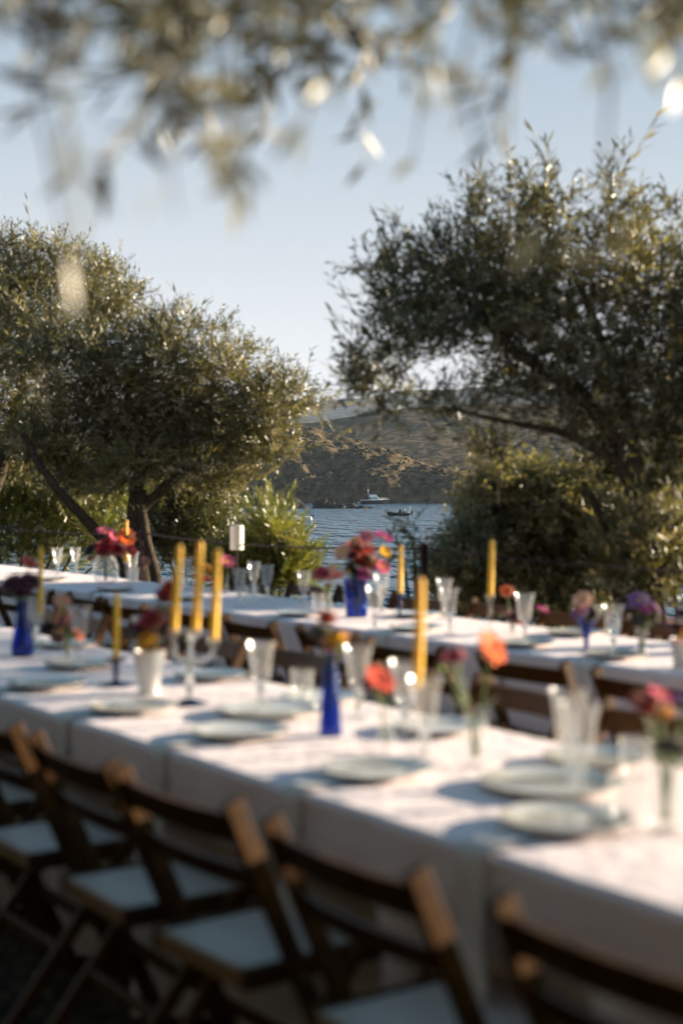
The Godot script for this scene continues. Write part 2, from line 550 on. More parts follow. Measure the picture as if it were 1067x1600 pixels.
	for s in [-1, 1]:
		g.tube([Vector3(-3.3, 0.9, s * 0.9), Vector3(-3.5, 2.4, s * 0.8), Vector3(-3.55, 2.55, 0)], [0.05, 0.05, 0.05], 6)
	g.tube([Vector3(-3.55, 2.5, 0), Vector3(-3.6, 3.3, 0)], [0.04, 0.02], 5)
	put("arch", g.mesh(), white, r)
	person(Vector3(19.6, SEA + 0.75, -472), PI - 0.05, "person in dark clothes standing at the console of the inflatable boat", lin(0.025, 0.027, 0.035), 1)
	person(Vector3(20.9, SEA + 0.75, -472), PI - 0.05, "person in a pale shirt standing behind the console of the inflatable boat", lin(0.5, 0.5, 0.5), 2)
	# sailing yachts whose masts show through the trees
	sailboat(Vector3(-48, SEA, -400), 0.5, "sailing yacht moored behind the left olive trunk, its mast between the branches", white, blue, 15.5)
	sailboat(Vector3(-47.5, SEA, -425), 0.35, "sailing yacht just behind the other one by the left olive trunk, its mast leaning", white, blue, 17.5, 0.03)
	sailboat(Vector3(64, SEA, -440), 2.8, "sailing yacht moored behind the bush under the right olive tree", white, blue, 14.0)
	# small white motorboats
	var sb := speedboat(Vector3(-11.6, SEA, -405), PI * 0.98, "small white speedboat with low windscreen beside the bright green bush", white, tint)
	var s2 := copy(sb, Vector3(92, SEA, -470), 0.5, "small white speedboat glimpsed under the right olive tree's lowest limbs")
	sb.set_meta("group", "speedboats"); s2.set_meta("group", "speedboats")
	var bu := Geo.new()
	bu.lathe([Vector2(0.01, -0.4), Vector2(0.5, -0.2), Vector2(0.72, 0.2), Vector2(0.5, 0.65), Vector2(0.12, 0.85), Vector2(0.1, 1.0), Vector2(0.01, 1.02)], 16)
	var bo := put(numbered("mooring_buoy"), bu.mesh(), white, self, Vector3(-30, SEA, -395))
	tag(bo, "round white mooring buoy floating left of the bright green bush", "buoy")
	bo.scale = Vector3(1.6, 1.6, 1.6)

func cabin(g: Geo, x0: float, x1: float, half: float, y0: float, h: float, slope: float) -> void:
	var rows := []
	for k in 4:
		var f := [0.0, 0.5, 1.0, 1.0][k] as float
		var e := 0.0 if k < 3 else 0.12
		var row := PackedVector3Array()
		for p in [Vector2(x1 - slope * f - e, -half * (1 - 0.12 * f) + e), Vector2(x1 - slope * f - e, half * (1 - 0.12 * f) - e), Vector2(x0 + slope * 0.25 * f + e, half * (1 - 0.12 * f) - e), Vector2(x0 + slope * 0.25 * f + e, -half * (1 - 0.12 * f) + e)]:
			row.append(Vector3(p.x, y0 + h * f, p.y))
		rows.append(row)
	for a in 3:
		for j in 4:
			var k := (j + 1) % 4
			g.fan([rows[a][j], rows[a + 1][j], rows[a + 1][k], rows[a][k]])
	g.fan([rows[3][0], rows[3][3], rows[3][2], rows[3][1]])

func sailboat(at: Vector3, turn: float, label: String, white: Material, blue: Material, mast: float, lean := 0.0) -> void:
	var o := thing("sailing_yacht", label, "boat", at, turn, "sailing yachts at anchor")
	var g := Geo.new(); hull(g, 11.0, 3.2, 1.2, 1.0, 0.4); put("hull", g.mesh(), white, o)
	g = Geo.new(); cabin(g, -1.5, 2.6, 1.0, 1.2, 0.6, 0.9); put("cabin", g.mesh(), white, o)
	g = Geo.new(); g.tube([Vector3(0.8, 1.2, 0), Vector3(0.8 + lean * mast, mast, 0)], [0.13, 0.10], 8); put("mast", g.mesh(), white, o)
	g = Geo.new(); g.tube([Vector3(0.8, 2.9, 0), Vector3(-3.6, 3.0, 0)], [0.22, 0.17], 8); put("furled_sail", g.mesh(), blue, o)
	g = Geo.new()
	for e in [Vector3(5.6, 1.7, 0), Vector3(-5.3, 1.3, 0), Vector3(0.6, 1.3, 1.4), Vector3(0.6, 1.3, -1.4)]:
		g.tube([e, Vector3(0.8 + lean * mast, mast - 0.3, 0)], [0.03, 0.03], 4)
	put("rigging", g.mesh(), mats.metal, o)

func speedboat(at: Vector3, turn: float, label: String, white: Material, tint: Material) -> Node3D:
	var o := thing("speedboat", label, "boat", at, turn)
	var g := Geo.new(); hull(g, 6.6, 2.3, 0.9, 1.0, 0.35); put("hull", g.mesh(), white, o)
	g = Geo.new(); cabin(g, -0.3, 0.9, 0.8, 0.95, 0.55, 0.7); put("windscreen", g.mesh(), tint, o)
	g = Geo.new(); g.box(Vector3(-3.4, 0.9, 0), Vector3(0.5, 0.8, 0.5), 0.1); put("outboard_engine", g.mesh(), tint, o)
	return o

func person(at: Vector3, turn: float, label: String, shirt: Color, sd: int) -> void:
	# one continuous skin: the smooth union of tapered capsules, meshed as surface nets
	var J := {"hip": Vector3(0, 0.92, 0), "chest": Vector3(0.03, 1.32, 0), "neck": Vector3(0.05, 1.5, 0), "head": Vector3(0.08, 1.64, 0)}
	var bones := [[J.hip, J.chest, 0.15, 0.17], [J.chest, J.neck, 0.15, 0.065], [J.neck, J.head, 0.06, 0.105]]
	for s in [-1, 1]:
		bones.append([Vector3(0, 0.9, s * 0.09), Vector3(0.06, 0.48, s * 0.14), 0.10, 0.065])
		bones.append([Vector3(0.06, 0.48, s * 0.14), Vector3(-0.02, 0.07, s * 0.15), 0.062, 0.045])
		bones.append([Vector3(-0.02, 0.06, s * 0.15), Vector3(0.14, 0.04, s * 0.17), 0.045, 0.04])
		bones.append([Vector3(0.03, 1.42, s * 0.19), Vector3(0.08, 1.14, s * 0.27), 0.06, 0.045])
		bones.append([Vector3(0.08, 1.14, s * 0.27), Vector3(0.34, 1.12, s * 0.18), 0.043, 0.035])
	var cell := 0.035
	var lo := Vector3(-0.35, -0.05, -0.45)
	var nx := 26
	var ny := 53
	var nz := 27
	var f := PackedFloat32Array()
	f.resize(nx * ny * nz)
	for i in nx:
		for j in ny:
			for k in nz:
				var p := lo + Vector3(i, j, k) * cell
				var d := 9.0
				for b in bones:
					var a: Vector3 = b[0]
					var ab: Vector3 = b[1] - a
					var h := clampf((p - a).dot(ab) / ab.length_squared(), 0, 1)
					var e: float = (p - a - ab * h).length() - lerpf(b[2], b[3], h)
					var m := maxf(0.05 - absf(d - e), 0.0) / 0.05
					d = minf(d, e) - m * m * 0.05 * 0.25
				f[(i * ny + j) * nz + k] = d
	var g := Geo.new()
	var ids := {}
	for i in nx - 1:
		for j in ny - 1:
			for k in nz - 1:
				var sum := Vector3.ZERO
				var n := 0
				for e in 12:
					var ax := e / 4
					var u := e % 4
					var o := Vector3i.ZERO
					o[(ax + 1) % 3] = u & 1
					o[(ax + 2) % 3] = u >> 1
					var q := o
					q[ax] += 1
					var fa := f[((i + o.x) * ny + j + o.y) * nz + k + o.z]
					var fb := f[((i + q.x) * ny + j + q.y) * nz + k + q.z]
					if (fa < 0) != (fb < 0):
						sum += Vector3(o).lerp(Vector3(q), fa / (fa - fb))
						n += 1
				if n:
					ids[Vector3i(i, j, k)] = g.v.size()
					g.v.append(lo + (Vector3(i, j, k) + sum / n) * cell)
					g.uv.append(Vector2.ZERO)
	for c in ids:
		for ax in 3:
			var u := Vector3i.ZERO
			var w := Vector3i.ZERO
			u[(ax + 1) % 3] = 1
			w[(ax + 2) % 3] = 1
			var q: Vector3i = c
			q[ax] += 1
			if q[ax] >= [nx, ny, nz][ax] - 1: continue
			var fa: float = f[(c.x * ny + c.y) * nz + c.z]
			var fb: float = f[(q.x * ny + q.y) * nz + q.z]
			if (fa < 0) == (fb < 0): continue
			if not (ids.has(c - u) and ids.has(c - w) and ids.has(c - u - w)): continue
			var a: int = ids[c]
			var b: int = ids[c - u]
			var d: int = ids[c - u - w]
			var e: int = ids[c - w]
			if fa < 0:
				g.tri(a, b, d); g.tri(a, d, e)
			else:
				g.tri(a, d, b); g.tri(a, e, d)
	var o := thing("person", label, "person", at, turn)
	put("body", g.mesh(), plainm(lin(0.42, 0.25, 0.17), 0.6), o)
	var top := Geo.new()
	top.lathe([Vector2(0.205, 0.86), Vector2(0.20, 1.0), Vector2(0.215, 1.2), Vector2(0.225, 1.38), Vector2(0.16, 1.47), Vector2(0.075, 1.50)], 16, 2, -0.12, 0, 2, Vector3(0.02, 0, 0))
	put("shirt", top.mesh(), plainm(shirt, 0.9), o)
	var hair := Geo.new()
	hair.lathe([Vector2(0.115, 1.63), Vector2(0.118, 1.69), Vector2(0.08, 1.75), Vector2(0.01, 1.77)], 12, 0, 0, 0, 0, Vector3(0.06, 0, 0))
	put("hair", hair.mesh(), plainm(lin(0.02, 0.014, 0.01), 0.6), o)
	var sh := Geo.new()
	for s in [-1, 1]:
		sh.tube([Vector3(0.0, 0.95, s * 0.08), Vector3(0.06, 0.5, s * 0.14), Vector3(0.05, 0.42, s * 0.14)], [0.12, 0.088, 0.085], 10)
	put("shorts", sh.mesh(), plainm(lin(0.03, 0.035, 0.05), 0.9), o)


# ------------------------------------------------------------------ trees and shrubs
func leaf_mesh(g: Geo, at: Vector3, dir: Vector3, up: Vector3, length: float, width: float) -> void:
	var side := dir.cross(up).normalized()
	var n := side.cross(dir).normalized()
	var a := g.v.size()
	for p in [at, at + dir * length * 0.45 + side * width * 0.5 + n * width * 0.12, at + dir * length * 0.5 - n * width * 0.05, at + dir * length * 0.45 - side * width * 0.5 + n * width * 0.12, at + dir * length]:
		g.v.append(p); g.uv.append(Vector2.ZERO)
	g.tri(a, a + 1, a + 2); g.tri(a, a + 2, a + 3); g.tri(a + 2, a + 1, a + 4); g.tri(a + 3, a + 2, a + 4)

func twig_mesh(kind: String, variant: int) -> ArrayMesh:
	var r := RandomNumberGenerator.new()
	r.seed = 100 + variant
	var g := Geo.new()
	if kind == "olive":
		var bend := Vector3(r.randf_range(-0.1, 0.1), 0, r.randf_range(-0.1, 0.1))
		for k in 7:
			var f := k / 6.0
			var at := Vector3(0, f * 0.15, 0) + bend * f * f
			for s in [0, 1]:
				var a: float = k * 1.7 + s * PI + r.randf_range(-0.4, 0.4)
				var dir := Vector3(cos(a), r.randf_range(0.5, 1.3), sin(a)).normalized()
				leaf_mesh(g, at, dir, Vector3.UP, r.randf_range(0.045, 0.068), r.randf_range(0.011, 0.016))
		g.tube([Vector3.ZERO, Vector3(0, 0.075, 0) + bend * 0.25, Vector3(0, 0.15, 0) + bend], [0.003, 0.002, 0.001], 3)
	elif kind == "lentisk":      # rounder, denser leaves
		for k in 16:
			var f := k / 15.0
			var a := k * 2.4
			var dir := Vector3(cos(a), r.randf_range(0.1, 0.9), sin(a)).normalized()
			leaf_mesh(g, Vector3(0, f * 0.2, 0), dir, Vector3.UP, r.randf_range(0.035, 0.055), r.randf_range(0.016, 0.024))
		g.tube([Vector3.ZERO, Vector3(0, 0.2, 0)], [0.003, 0.001], 3)
	else:                        # feathery sprays of a tamarisk-like shrub
		for k in 26:
			var f := k / 25.0
			var a := k * 2.4 + r.randf() * 0.5
			var dir := Vector3(cos(a) * 0.55, r.randf_range(0.7, 1.4), sin(a) * 0.55).normalized()
			leaf_mesh(g, Vector3(0, f * 0.3, 0), dir, Vector3.UP, r.randf_range(0.06, 0.11) * (1.1 - 0.5 * f), r.randf_range(0.008, 0.013))
	return g.mesh()

func foliage(parent: Node, kind: String, clumps: Array, count: int, tones: Array, sd: int, size := 1.0, lift := 0.55, leaf_mat: Material = null) -> void:
	var r := RandomNumberGenerator.new()
	r.seed = sd
	var total := 0.0
	for c in clumps:
		total += c[3] * c[4] * 1.0
	for variant in 2:
		var mm := MultiMesh.new()
		mm.transform_format = MultiMesh.TRANSFORM_3D
		mm.use_colors = true
		var key := kind + str(variant)
		if not shapes.has(key): shapes[key] = twig_mesh(kind, variant)
		mm.mesh = shapes[key]
		var list := []
		for c in clumps:
			var n := int(count * 0.5 * c[3] * c[4] / total)
			var tone := r.randf_range(0.8, 1.25)
			for i in n:
				var d := Vector3(r.randfn(), r.randfn(), r.randfn()).normalized()
				var p := d * pow(r.randf(), 0.42) * (1.0 + 0.17 * maxf(0.0, r.randfn()))
				var out := Vector3(d.x * 0.8, d.y * 0.5 + lift, d.z * 0.8) + Vector3(r.randfn(), r.randfn(), r.randfn()) * 0.38
				var at := Vector3(c[0] + p.x * c[3], c[1] + p.y * c[4], c[2] + p.z * c[5])
				list.append([at, out.normalized(), tone])
		mm.instance_count = list.size()
		for i in list.size():
			var y: Vector3 = list[i][1]
			var x := y.cross(Vector3(r.randfn(), r.randfn(), r.randfn())).normalized()
			var k := r.randf_range(0.75, 1.3) * size
			var tall := r.randf_range(0.85, 1.3) * (2.0 if kind == "olive" and r.randf() < 0.11 else 1.0)
			mm.set_instance_transform(i, Transform3D(Basis(x, y, x.cross(y)).scaled_local(Vector3(k, k * tall, k)), list[i][0]))
			var a: Color = tones[r.randi() % tones.size()]
			var b: float = list[i][2] * r.randf_range(0.75, 1.3)
			mm.set_instance_color(i, Color(a.r * b, a.g * b, a.b * b))
		var o := MultiMeshInstance3D.new()
		o.name = "foliage"
		o.multimesh = mm
		o.material_override = leaf_mat if leaf_mat else mats.leaf if kind == "olive" else mats.shrub_leaf
		parent.add_child(o, true)
		o.set_meta("kind", "stuff")

func limb(parent: Node, called: String, pts: Array, r0: float, r1: float, sd: int) -> void:
	var fine := []
	var radii := []
	var q := RandomNumberGenerator.new()
	q.seed = sd
	for i in pts.size() - 1:
		for k in 4:
			var f := k / 4.0
			var p: Vector3 = pts[i].cubic_interpolate(pts[i + 1], pts[max(i - 1, 0)], pts[min(i + 2, pts.size() - 1)], f)
			fine.append(p + Vector3(q.randfn(), q.randfn(), q.randfn()) * r0 * 0.09)
	fine.append(pts[-1])
	for i in fine.size():
		radii.append(lerpf(r0, r1, pow(float(i) / (fine.size() - 1), 0.8)))
	var g := Geo.new()
	g.tube(fine, radii, 12, 0.09, sd)
	put(called, g.mesh(), mats.bark, parent)

func build_trees() -> void:
	var olive := [Color(0.115, 0.112, 0.045), Color(0.14, 0.132, 0.056), Color(0.080, 0.083, 0.034), Color(0.23, 0.21, 0.12), Color(0.125, 0.115, 0.038), Color(0.34, 0.31, 0.22)]
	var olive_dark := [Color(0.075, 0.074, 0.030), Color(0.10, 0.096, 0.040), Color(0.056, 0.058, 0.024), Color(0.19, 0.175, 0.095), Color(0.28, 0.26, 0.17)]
	var lime := [Color(0.13, 0.155, 0.032), Color(0.175, 0.185, 0.04), Color(0.09, 0.12, 0.025), Color(0.24, 0.23, 0.08)]
	var grey := [Color(0.10, 0.105, 0.04), Color(0.16, 0.15, 0.068), Color(0.07, 0.077, 0.03)]
	var silver := [Color(0.15, 0.15, 0.07), Color(0.24, 0.225, 0.12), Color(0.10, 0.105, 0.045), Color(0.30, 0.28, 0.17)]
	# right olive
	var o := thing("olive_tree", "large dark olive tree with forking trunk at the right beyond the fence", "tree", Vector3(1.95, 0, -9.1))
	limb(o, "trunk", [Vector3(0.05, -0.1, 0), Vector3(-0.02, 0.5, 0), Vector3(0.03, 1.05, 0.05), Vector3(-0.12, 1.55, 0.05), Vector3(-0.18, 1.95, 0)], 0.15, 0.075, 1)
	limb(o, "limb", [Vector3(-0.16, 1.7, 0.02), Vector3(-0.5, 2.05, 0.15), Vector3(-0.85, 2.25, 0.2), Vector3(-1.15, 2.6, 0.1)], 0.065, 0.02, 2)
	limb(o, "limb", [Vector3(-0.1, 1.5, 0.05), Vector3(-0.45, 1.72, 0.1), Vector3(-0.9, 1.82, 0.2), Vector3(-1.3, 1.9, 0.3)], 0.04, 0.008, 3)
	limb(o, "limb", [Vector3(-0.15, 1.9, 0), Vector3(-0.25, 2.3, -0.1), Vector3(-0.45, 2.8, -0.1)], 0.06, 0.015, 4)
	limb(o, "limb", [Vector3(0.02, 0.9, 0), Vector3(0.35, 1.5, 0), Vector3(0.45, 2.2, 0.1), Vector3(0.4, 2.8, 0)], 0.085, 0.018, 5)
	limb(o, "limb", [Vector3(-0.02, 0.35, 0.02), Vector3(-0.2, 0.75, 0.08), Vector3(-0.27, 1.1, 0.1), Vector3(-0.42, 1.45, 0.05)], 0.05, 0.02, 6)
	foliage(o, "olive", [[-1.72, 2.08, -0.35, 0.17, 0.11, 0.14], [-1.84, 2.11, -0.12, 0.08, 0.08, 0.07], [-1.51, 2.53, 0.12, 0.18, 0.18, 0.15], [-1.62, 2.30, 0.35, 0.18, 0.14, 0.15], [-1.68, 2.77, -0.23, 0.08, 0.08, 0.07], [-1.21, 2.77, 0.00, 0.25, 0.25, 0.20], [-1.27, 2.36, 0.23, 0.23, 0.15, 0.18], [-0.76, 2.94, -0.35, 0.27, 0.25, 0.21], [-0.98, 2.57, -0.12, 0.33, 0.29, 0.26], [-0.53, 2.44, 0.12, 0.37, 0.33, 0.29], [-0.29, 2.77, 0.35, 0.20, 0.25, 0.20], [0.14, 2.77, -0.23, 0.23, 0.23, 0.18], [0.17, 2.24, 0.00, 0.33, 0.29, 0.26], [-0.45, 1.99, 0.23, 0.37, 0.25, 0.29], [-0.04, 1.67, -0.35, 0.37, 0.24, 0.29], [-0.82, 2.12, -0.12, 0.20, 0.16, 0.16], [-1.51, 1.91, 0.12, 0.24, 0.06, 0.19], [-1.19, 1.89, 0.35, 0.20, 0.07, 0.16], [0.45, 1.75, -0.23, 0.45, 0.37, 0.36], [0.57, 2.32, 0.00, 0.45, 0.49, 0.39], [0.12, 1.34, 0.23, 0.20, 0.13, 0.16], [-0.96, 1.67, -0.35, 0.12, 0.10, 0.10], [-0.63, 3.20, -0.12, 0.13, 0.11, 0.10], [-1.10, 3.10, 0.12, 0.07, 0.11, 0.09], [-0.29, 3.18, 0.35, 0.05, 0.13, 0.10], [0.00, 3.10, -0.23, 0.05, 0.11, 0.09], [-1.79, 2.83, 0.00, 0.05, 0.07, 0.06], [-1.68, 2.81, 0.23, 0.05, 0.07, 0.06], [-1.51, 2.83, -0.35, 0.05, 0.07, 0.06], [-1.35, 2.92, -0.12, 0.05, 0.07, 0.06], [-1.12, 3.18, 0.12, 0.05, 0.07, 0.06], [-0.90, 3.22, 0.35, 0.05, 0.07, 0.06], [-0.74, 3.28, -0.23, 0.05, 0.07, 0.06], [-0.53, 3.26, 0.00, 0.05, 0.07, 0.06], [-0.29, 3.30, 0.23, 0.05, 0.07, 0.06], [-0.14, 3.12, -0.35, 0.05, 0.07, 0.06], [0.00, 3.06, -0.12, 0.05, 0.07, 0.06], [0.21, 3.10, 0.12, 0.05, 0.07, 0.06], [-1.90, 2.08, 0.35, 0.05, 0.07, 0.06], [-1.84, 2.24, -0.23, 0.05, 0.07, 0.06], [-1.72, 2.49, 0.00, 0.05, 0.07, 0.06], [-1.64, 2.65, 0.23, 0.05, 0.07, 0.06]], 4200, olive_dark, 11)
	# left olive
	o = thing("olive_tree", "broad sunlit olive tree with twin-stemmed trunk left of the bay beyond the fence", "tree", Vector3(-2.2, 0, -15.4))
	limb(o, "trunk", [Vector3(0.12, -0.2, 0), Vector3(0.06, 0.4, 0), Vector3(-0.02, 0.9, 0.05), Vector3(0.02, 1.5, 0.05), Vector3(0.1, 2.1, 0)], 0.13, 0.06, 7)
	limb(o, "trunk", [Vector3(0.2, -0.2, 0.1), Vector3(0.2, 0.45, 0.12), Vector3(0.08, 0.95, 0.14), Vector3(0.05, 1.4, 0.1)], 0.065, 0.05, 8)
	limb(o, "limb", [Vector3(0.05, 1.2, 0.08), Vector3(0.4, 1.5, 0.15), Vector3(0.75, 1.8, 0.2), Vector3(1.15, 2.2, 0.1)], 0.065, 0.02, 9)
	limb(o, "limb", [Vector3(0.04, 1.65, 0.04), Vector3(0.35, 1.85, 0.2), Vector3(0.7, 2.0, 0.2)], 0.05, 0.02, 10)
	limb(o, "limb", [Vector3(0.1, 2.0, 0), Vector3(-0.1, 2.4, 0), Vector3(0.1, 2.9, 0)], 0.06, 0.02, 12)
	limb(o, "limb", [Vector3(0.0, 0.3, 0), Vector3(-0.45, 1.0, 0.2), Vector3(-0.9, 1.5, 0.3), Vector3(-1.2, 2.0, 0.2)], 0.08, 0.03, 13)
	foliage(o, "olive", [[1.55, 2.34, -0.35, 0.22, 0.21, 0.18], [1.24, 2.44, -0.12, 0.25, 0.24, 0.20], [1.17, 2.09, 0.12, 0.42, 0.33, 0.33], [0.79, 2.65, 0.35, 0.35, 0.28, 0.28], [0.58, 2.27, -0.23, 0.55, 0.33, 0.44], [0.13, 3.10, 0.00, 0.29, 0.18, 0.23], [0.03, 2.72, 0.23, 0.55, 0.31, 0.44], [0.51, 1.99, -0.35, 0.55, 0.33, 0.44], [-0.11, 2.27, -0.12, 0.62, 0.45, 0.50], [1.31, 1.82, 0.12, 0.29, 0.22, 0.23], [-0.67, 2.79, 0.35, 0.55, 0.40, 0.44], [-0.74, 2.13, -0.23, 0.52, 0.38, 0.42], [0.03, 1.75, 0.00, 0.45, 0.22, 0.36], [0.72, 1.63, 0.23, 0.38, 0.17, 0.30], [-0.46, 1.54, -0.35, 0.38, 0.19, 0.30], [-1.08, 1.85, -0.12, 0.31, 0.22, 0.25], [-0.39, 3.38, 0.12, 0.26, 0.17, 0.21], [0.41, 2.89, 0.35, 0.24, 0.17, 0.19], [0.30, 1.54, -0.23, 0.28, 0.17, 0.22], [0.93, 1.50, 0.00, 0.28, 0.17, 0.22], [-0.25, 1.47, 0.23, 0.21, 0.17, 0.17], [-0.87, 1.50, -0.35, 0.31, 0.21, 0.25], [-0.46, 3.79, -0.12, 0.09, 0.11, 0.09], [-0.18, 3.65, 0.12, 0.09, 0.11, 0.09], [-0.01, 3.44, 0.35, 0.09, 0.11, 0.09], [0.30, 3.31, -0.23, 0.09, 0.11, 0.09], [0.58, 3.20, 0.00, 0.09, 0.11, 0.09], [0.86, 3.10, 0.23, 0.09, 0.11, 0.09], [1.14, 2.92, -0.35, 0.09, 0.11, 0.09], [1.41, 2.65, -0.12, 0.09, 0.11, 0.09], [1.62, 2.54, 0.12, 0.09, 0.11, 0.09], [1.83, 2.44, 0.35, 0.09, 0.11, 0.09], [1.91, 2.34, -0.23, 0.09, 0.11, 0.09], [0.93, 2.82, 0.00, 0.09, 0.11, 0.09], [1.41, 2.27, 0.23, 0.09, 0.11, 0.09]], 6500, olive, 12)
	# far left olive
	o = thing("olive_tree", "leaning olive tree at the left edge of the photo behind the broad one", "tree", Vector3(-4.6, 0, -17.5))
	limb(o, "trunk", [Vector3(0.1, -0.2, 0), Vector3(0.15, 0.8, 0), Vector3(0.4, 1.6, 0.1), Vector3(0.65, 2.4, 0.1), Vector3(0.75, 3.0, 0)], 0.15, 0.05, 14)
	limb(o, "limb", [Vector3(0.2, 1.0, 0), Vector3(-0.3, 1.8, 0), Vector3(-0.5, 2.6, 0)], 0.08, 0.03, 15)
	foliage(o, "olive", [[0.56, 4.12, -0.35, 0.55, 0.35, 0.44], [1.19, 4.04, -0.12, 0.43, 0.33, 0.35], [-0.07, 3.72, 0.12, 0.79, 0.79, 0.63], [0.87, 3.41, 0.35, 0.79, 0.51, 0.63], [1.66, 3.64, -0.23, 0.35, 0.30, 0.28], [0.40, 2.70, 0.00, 0.79, 0.63, 0.63], [0.87, 2.15, 0.23, 0.39, 0.35, 0.32], [0.48, 1.75, -0.35, 0.47, 0.28, 0.38], [0.56, 4.47, -0.12, 0.09, 0.12, 0.09], [0.87, 4.39, 0.12, 0.09, 0.12, 0.09], [1.19, 4.31, 0.35, 0.09, 0.12, 0.09], [1.42, 4.27, -0.23, 0.09, 0.12, 0.09], [0.32, 4.43, 0.00, 0.09, 0.12, 0.09], [1.70, 4.04, 0.23, 0.09, 0.12, 0.09], [1.89, 3.88, -0.35, 0.09, 0.12, 0.09]], 4800, olive, 13)
	# olive to the right of the frame, which dapples the table
	o = thing("olive_tree", "olive tree standing to the right beyond the end of the tables, outside the photo", "tree", Vector3(5.4, 0, -7.2))
	limb(o, "trunk", [Vector3(0, -0.1, 0), Vector3(0.05, 0.6, 0), Vector3(-0.05, 1.3, 0), Vector3(0.05, 2.3, 0)], 0.14, 0.05, 16)
	limb(o, "limb", [Vector3(0, 1.3, 0), Vector3(0.2, 1.8, 0.3), Vector3(0.3, 2.4, 0.5)], 0.07, 0.02, 17)
	foliage(o, "olive", [[0, 2.4, 0, 0.7, 0.45, 0.6], [0.2, 2.9, 0.3, 0.7, 0.5, 0.6], [-0.1, 2.3, -0.7, 0.6, 0.35, 0.5], [0.1, 2.4, 0.6, 0.5, 0.35, 0.45], [0.2, 2.5, -1.2, 0.6, 0.45, 0.5]], 1900, olive_dark, 14)
	o = thing("olive_tree", "olive tree standing left of the near chairs, outside the photo", "tree", Vector3(-4.6, 0, -1.6))
	limb(o, "trunk", [Vector3(0, -0.1, 0), Vector3(0.08, 0.6, 0), Vector3(-0.05, 1.3, 0), Vector3(0.05, 2.1, 0)], 0.16, 0.06, 18)
	limb(o, "limb", [Vector3(0, 1.0, 0), Vector3(-0.2, 1.6, 0.6), Vector3(-0.2, 2.4, 0.9)], 0.07, 0.02, 19)
	foliage(o, "olive", [[0, 2.3, 0, 1.3, 0.8, 1.3], [-0.2, 3.1, 0.3, 1.1, 0.7, 1.1], [-0.1, 1.7, 0.9, 0.9, 0.5, 0.9], [0.1, 2.0, -1.0, 0.9, 0.6, 0.8]], 2600, olive_dark, 15)
	for k in 5:
		var hb := thing("tall_hedge_shrub", ["tall hedge shrub behind the camera at the right end of the hedge", "tall hedge shrub second from the right end of the hedge behind the camera", "tall hedge shrub in the middle of the hedge left of the chairs", "tall hedge shrub second from the left end of the hedge", "tall hedge shrub at the far left end of the hedge"][k], "shrub", P(-1.5 + k * 2.3, -2.1), 0.0, "hedge of tall shrubs along the near side of the terrace")
		limb(hb, "stem", [Vector3(0, -0.1, 0), Vector3(0.1, 1.0, 0), Vector3(0, 2.4, 0)], 0.06, 0.02, 90 + k)
		foliage(hb, "lentisk", [[0, 0.8, 0, 1.1, 0.8, 0.9], [0.3, 2.0, 0.2, 1.1, 0.9, 0.9], [-0.5, 1.7, -0.3, 1.0, 0.9, 0.9], [0.1, 3.0, 0, 0.9, 0.7, 0.8], [0, 3.8, 0, 0.8, 0.6, 0.7]], 2600, grey, 95 + k, 2.2)
	# shrubs beyond the fence
	bush("shrub", "bright green feathery shrub in front of the bay, behind the white lantern", Vector3(-0.65, -0.3, -14.0), "spray", [[-0.05, 1.05, -0.35, 0.18, 0.14, 0.16], [-0.22, 0.85, -0.12, 0.24, 0.15, 0.22], [0.06, 0.91, 0.12, 0.14, 0.14, 0.12], [-0.04, 1.30, 0.35, 0.05, 0.10, 0.09], [0.16, 0.80, -0.23, 0.09, 0.10, 0.09], [-0.41, 0.85, 0.00, 0.11, 0.10, 0.10]], 1500, lime, 31)
	bush("shrub", "bright green shrub behind the left olive trunk at the edge of the photo", Vector3(-4.4, -0.3, -18.8), "spray", [[0.22, 1.66, -0.35, 0.59, 0.47, 0.53], [0.90, 1.57, -0.12, 0.59, 0.47, 0.53], [-0.11, 1.15, 0.12, 0.76, 0.51, 0.69], [1.32, 1.40, 0.35, 0.47, 0.51, 0.46], [0.65, 0.98, -0.23, 0.68, 0.42, 0.61], [-0.62, 1.74, 0.00, 0.68, 0.68, 0.61], [1.54, 0.98, 0.23, 0.34, 0.42, 0.38]], 2600, lime, 32)
	bush("shrub", "grey-green shrub between the left olive trunk and the bay", Vector3(-1.75, -0.3, -16.6), "lentisk", [[-0.14, 1.51, -0.35, 0.37, 0.34, 0.34], [0.15, 1.44, -0.12, 0.34, 0.34, 0.30], [-0.29, 1.14, 0.12, 0.37, 0.34, 0.34], [0.23, 1.06, 0.35, 0.34, 0.34, 0.30]], 1500, grey, 33)
	bush("shrub", "big dense dark shrub with pale sunlit top under the right olive tree", Vector3(1.2, -0.2, -10.3), "lentisk", [[-0.13, 1.37, -0.35, 0.11, 0.12, 0.11], [0.10, 1.44, -0.12, 0.25, 0.21, 0.23], [0.41, 1.44, 0.12, 0.28, 0.21, 0.25], [-0.20, 1.07, 0.35, 0.19, 0.18, 0.17], [0.06, 1.07, -0.23, 0.32, 0.25, 0.29], [0.45, 1.09, 0.00, 0.32, 0.28, 0.29], [0.78, 1.16, 0.23, 0.25, 0.28, 0.25], [-0.41, 0.90, -0.35, 0.13, 0.12, 0.12], [-0.15, 0.84, -0.12, 0.30, 0.19, 0.27], [0.36, 0.81, 0.12, 0.32, 0.19, 0.29], [-0.09, 1.61, 0.35, 0.09, 0.09, 0.08]], 6200, silver, 34)
	bush("shrub", "thin upright sprigs rising beside the fence post in front of the water", Vector3(0.58, -0.2, -10.0), "olive", [[-0.06, 1.26, -0.35, 0.06, 0.18, 0.18], [0.01, 1.22, -0.12, 0.08, 0.18, 0.18], [-0.15, 1.13, 0.12, 0.06, 0.16, 0.16]], 22, grey, 35)
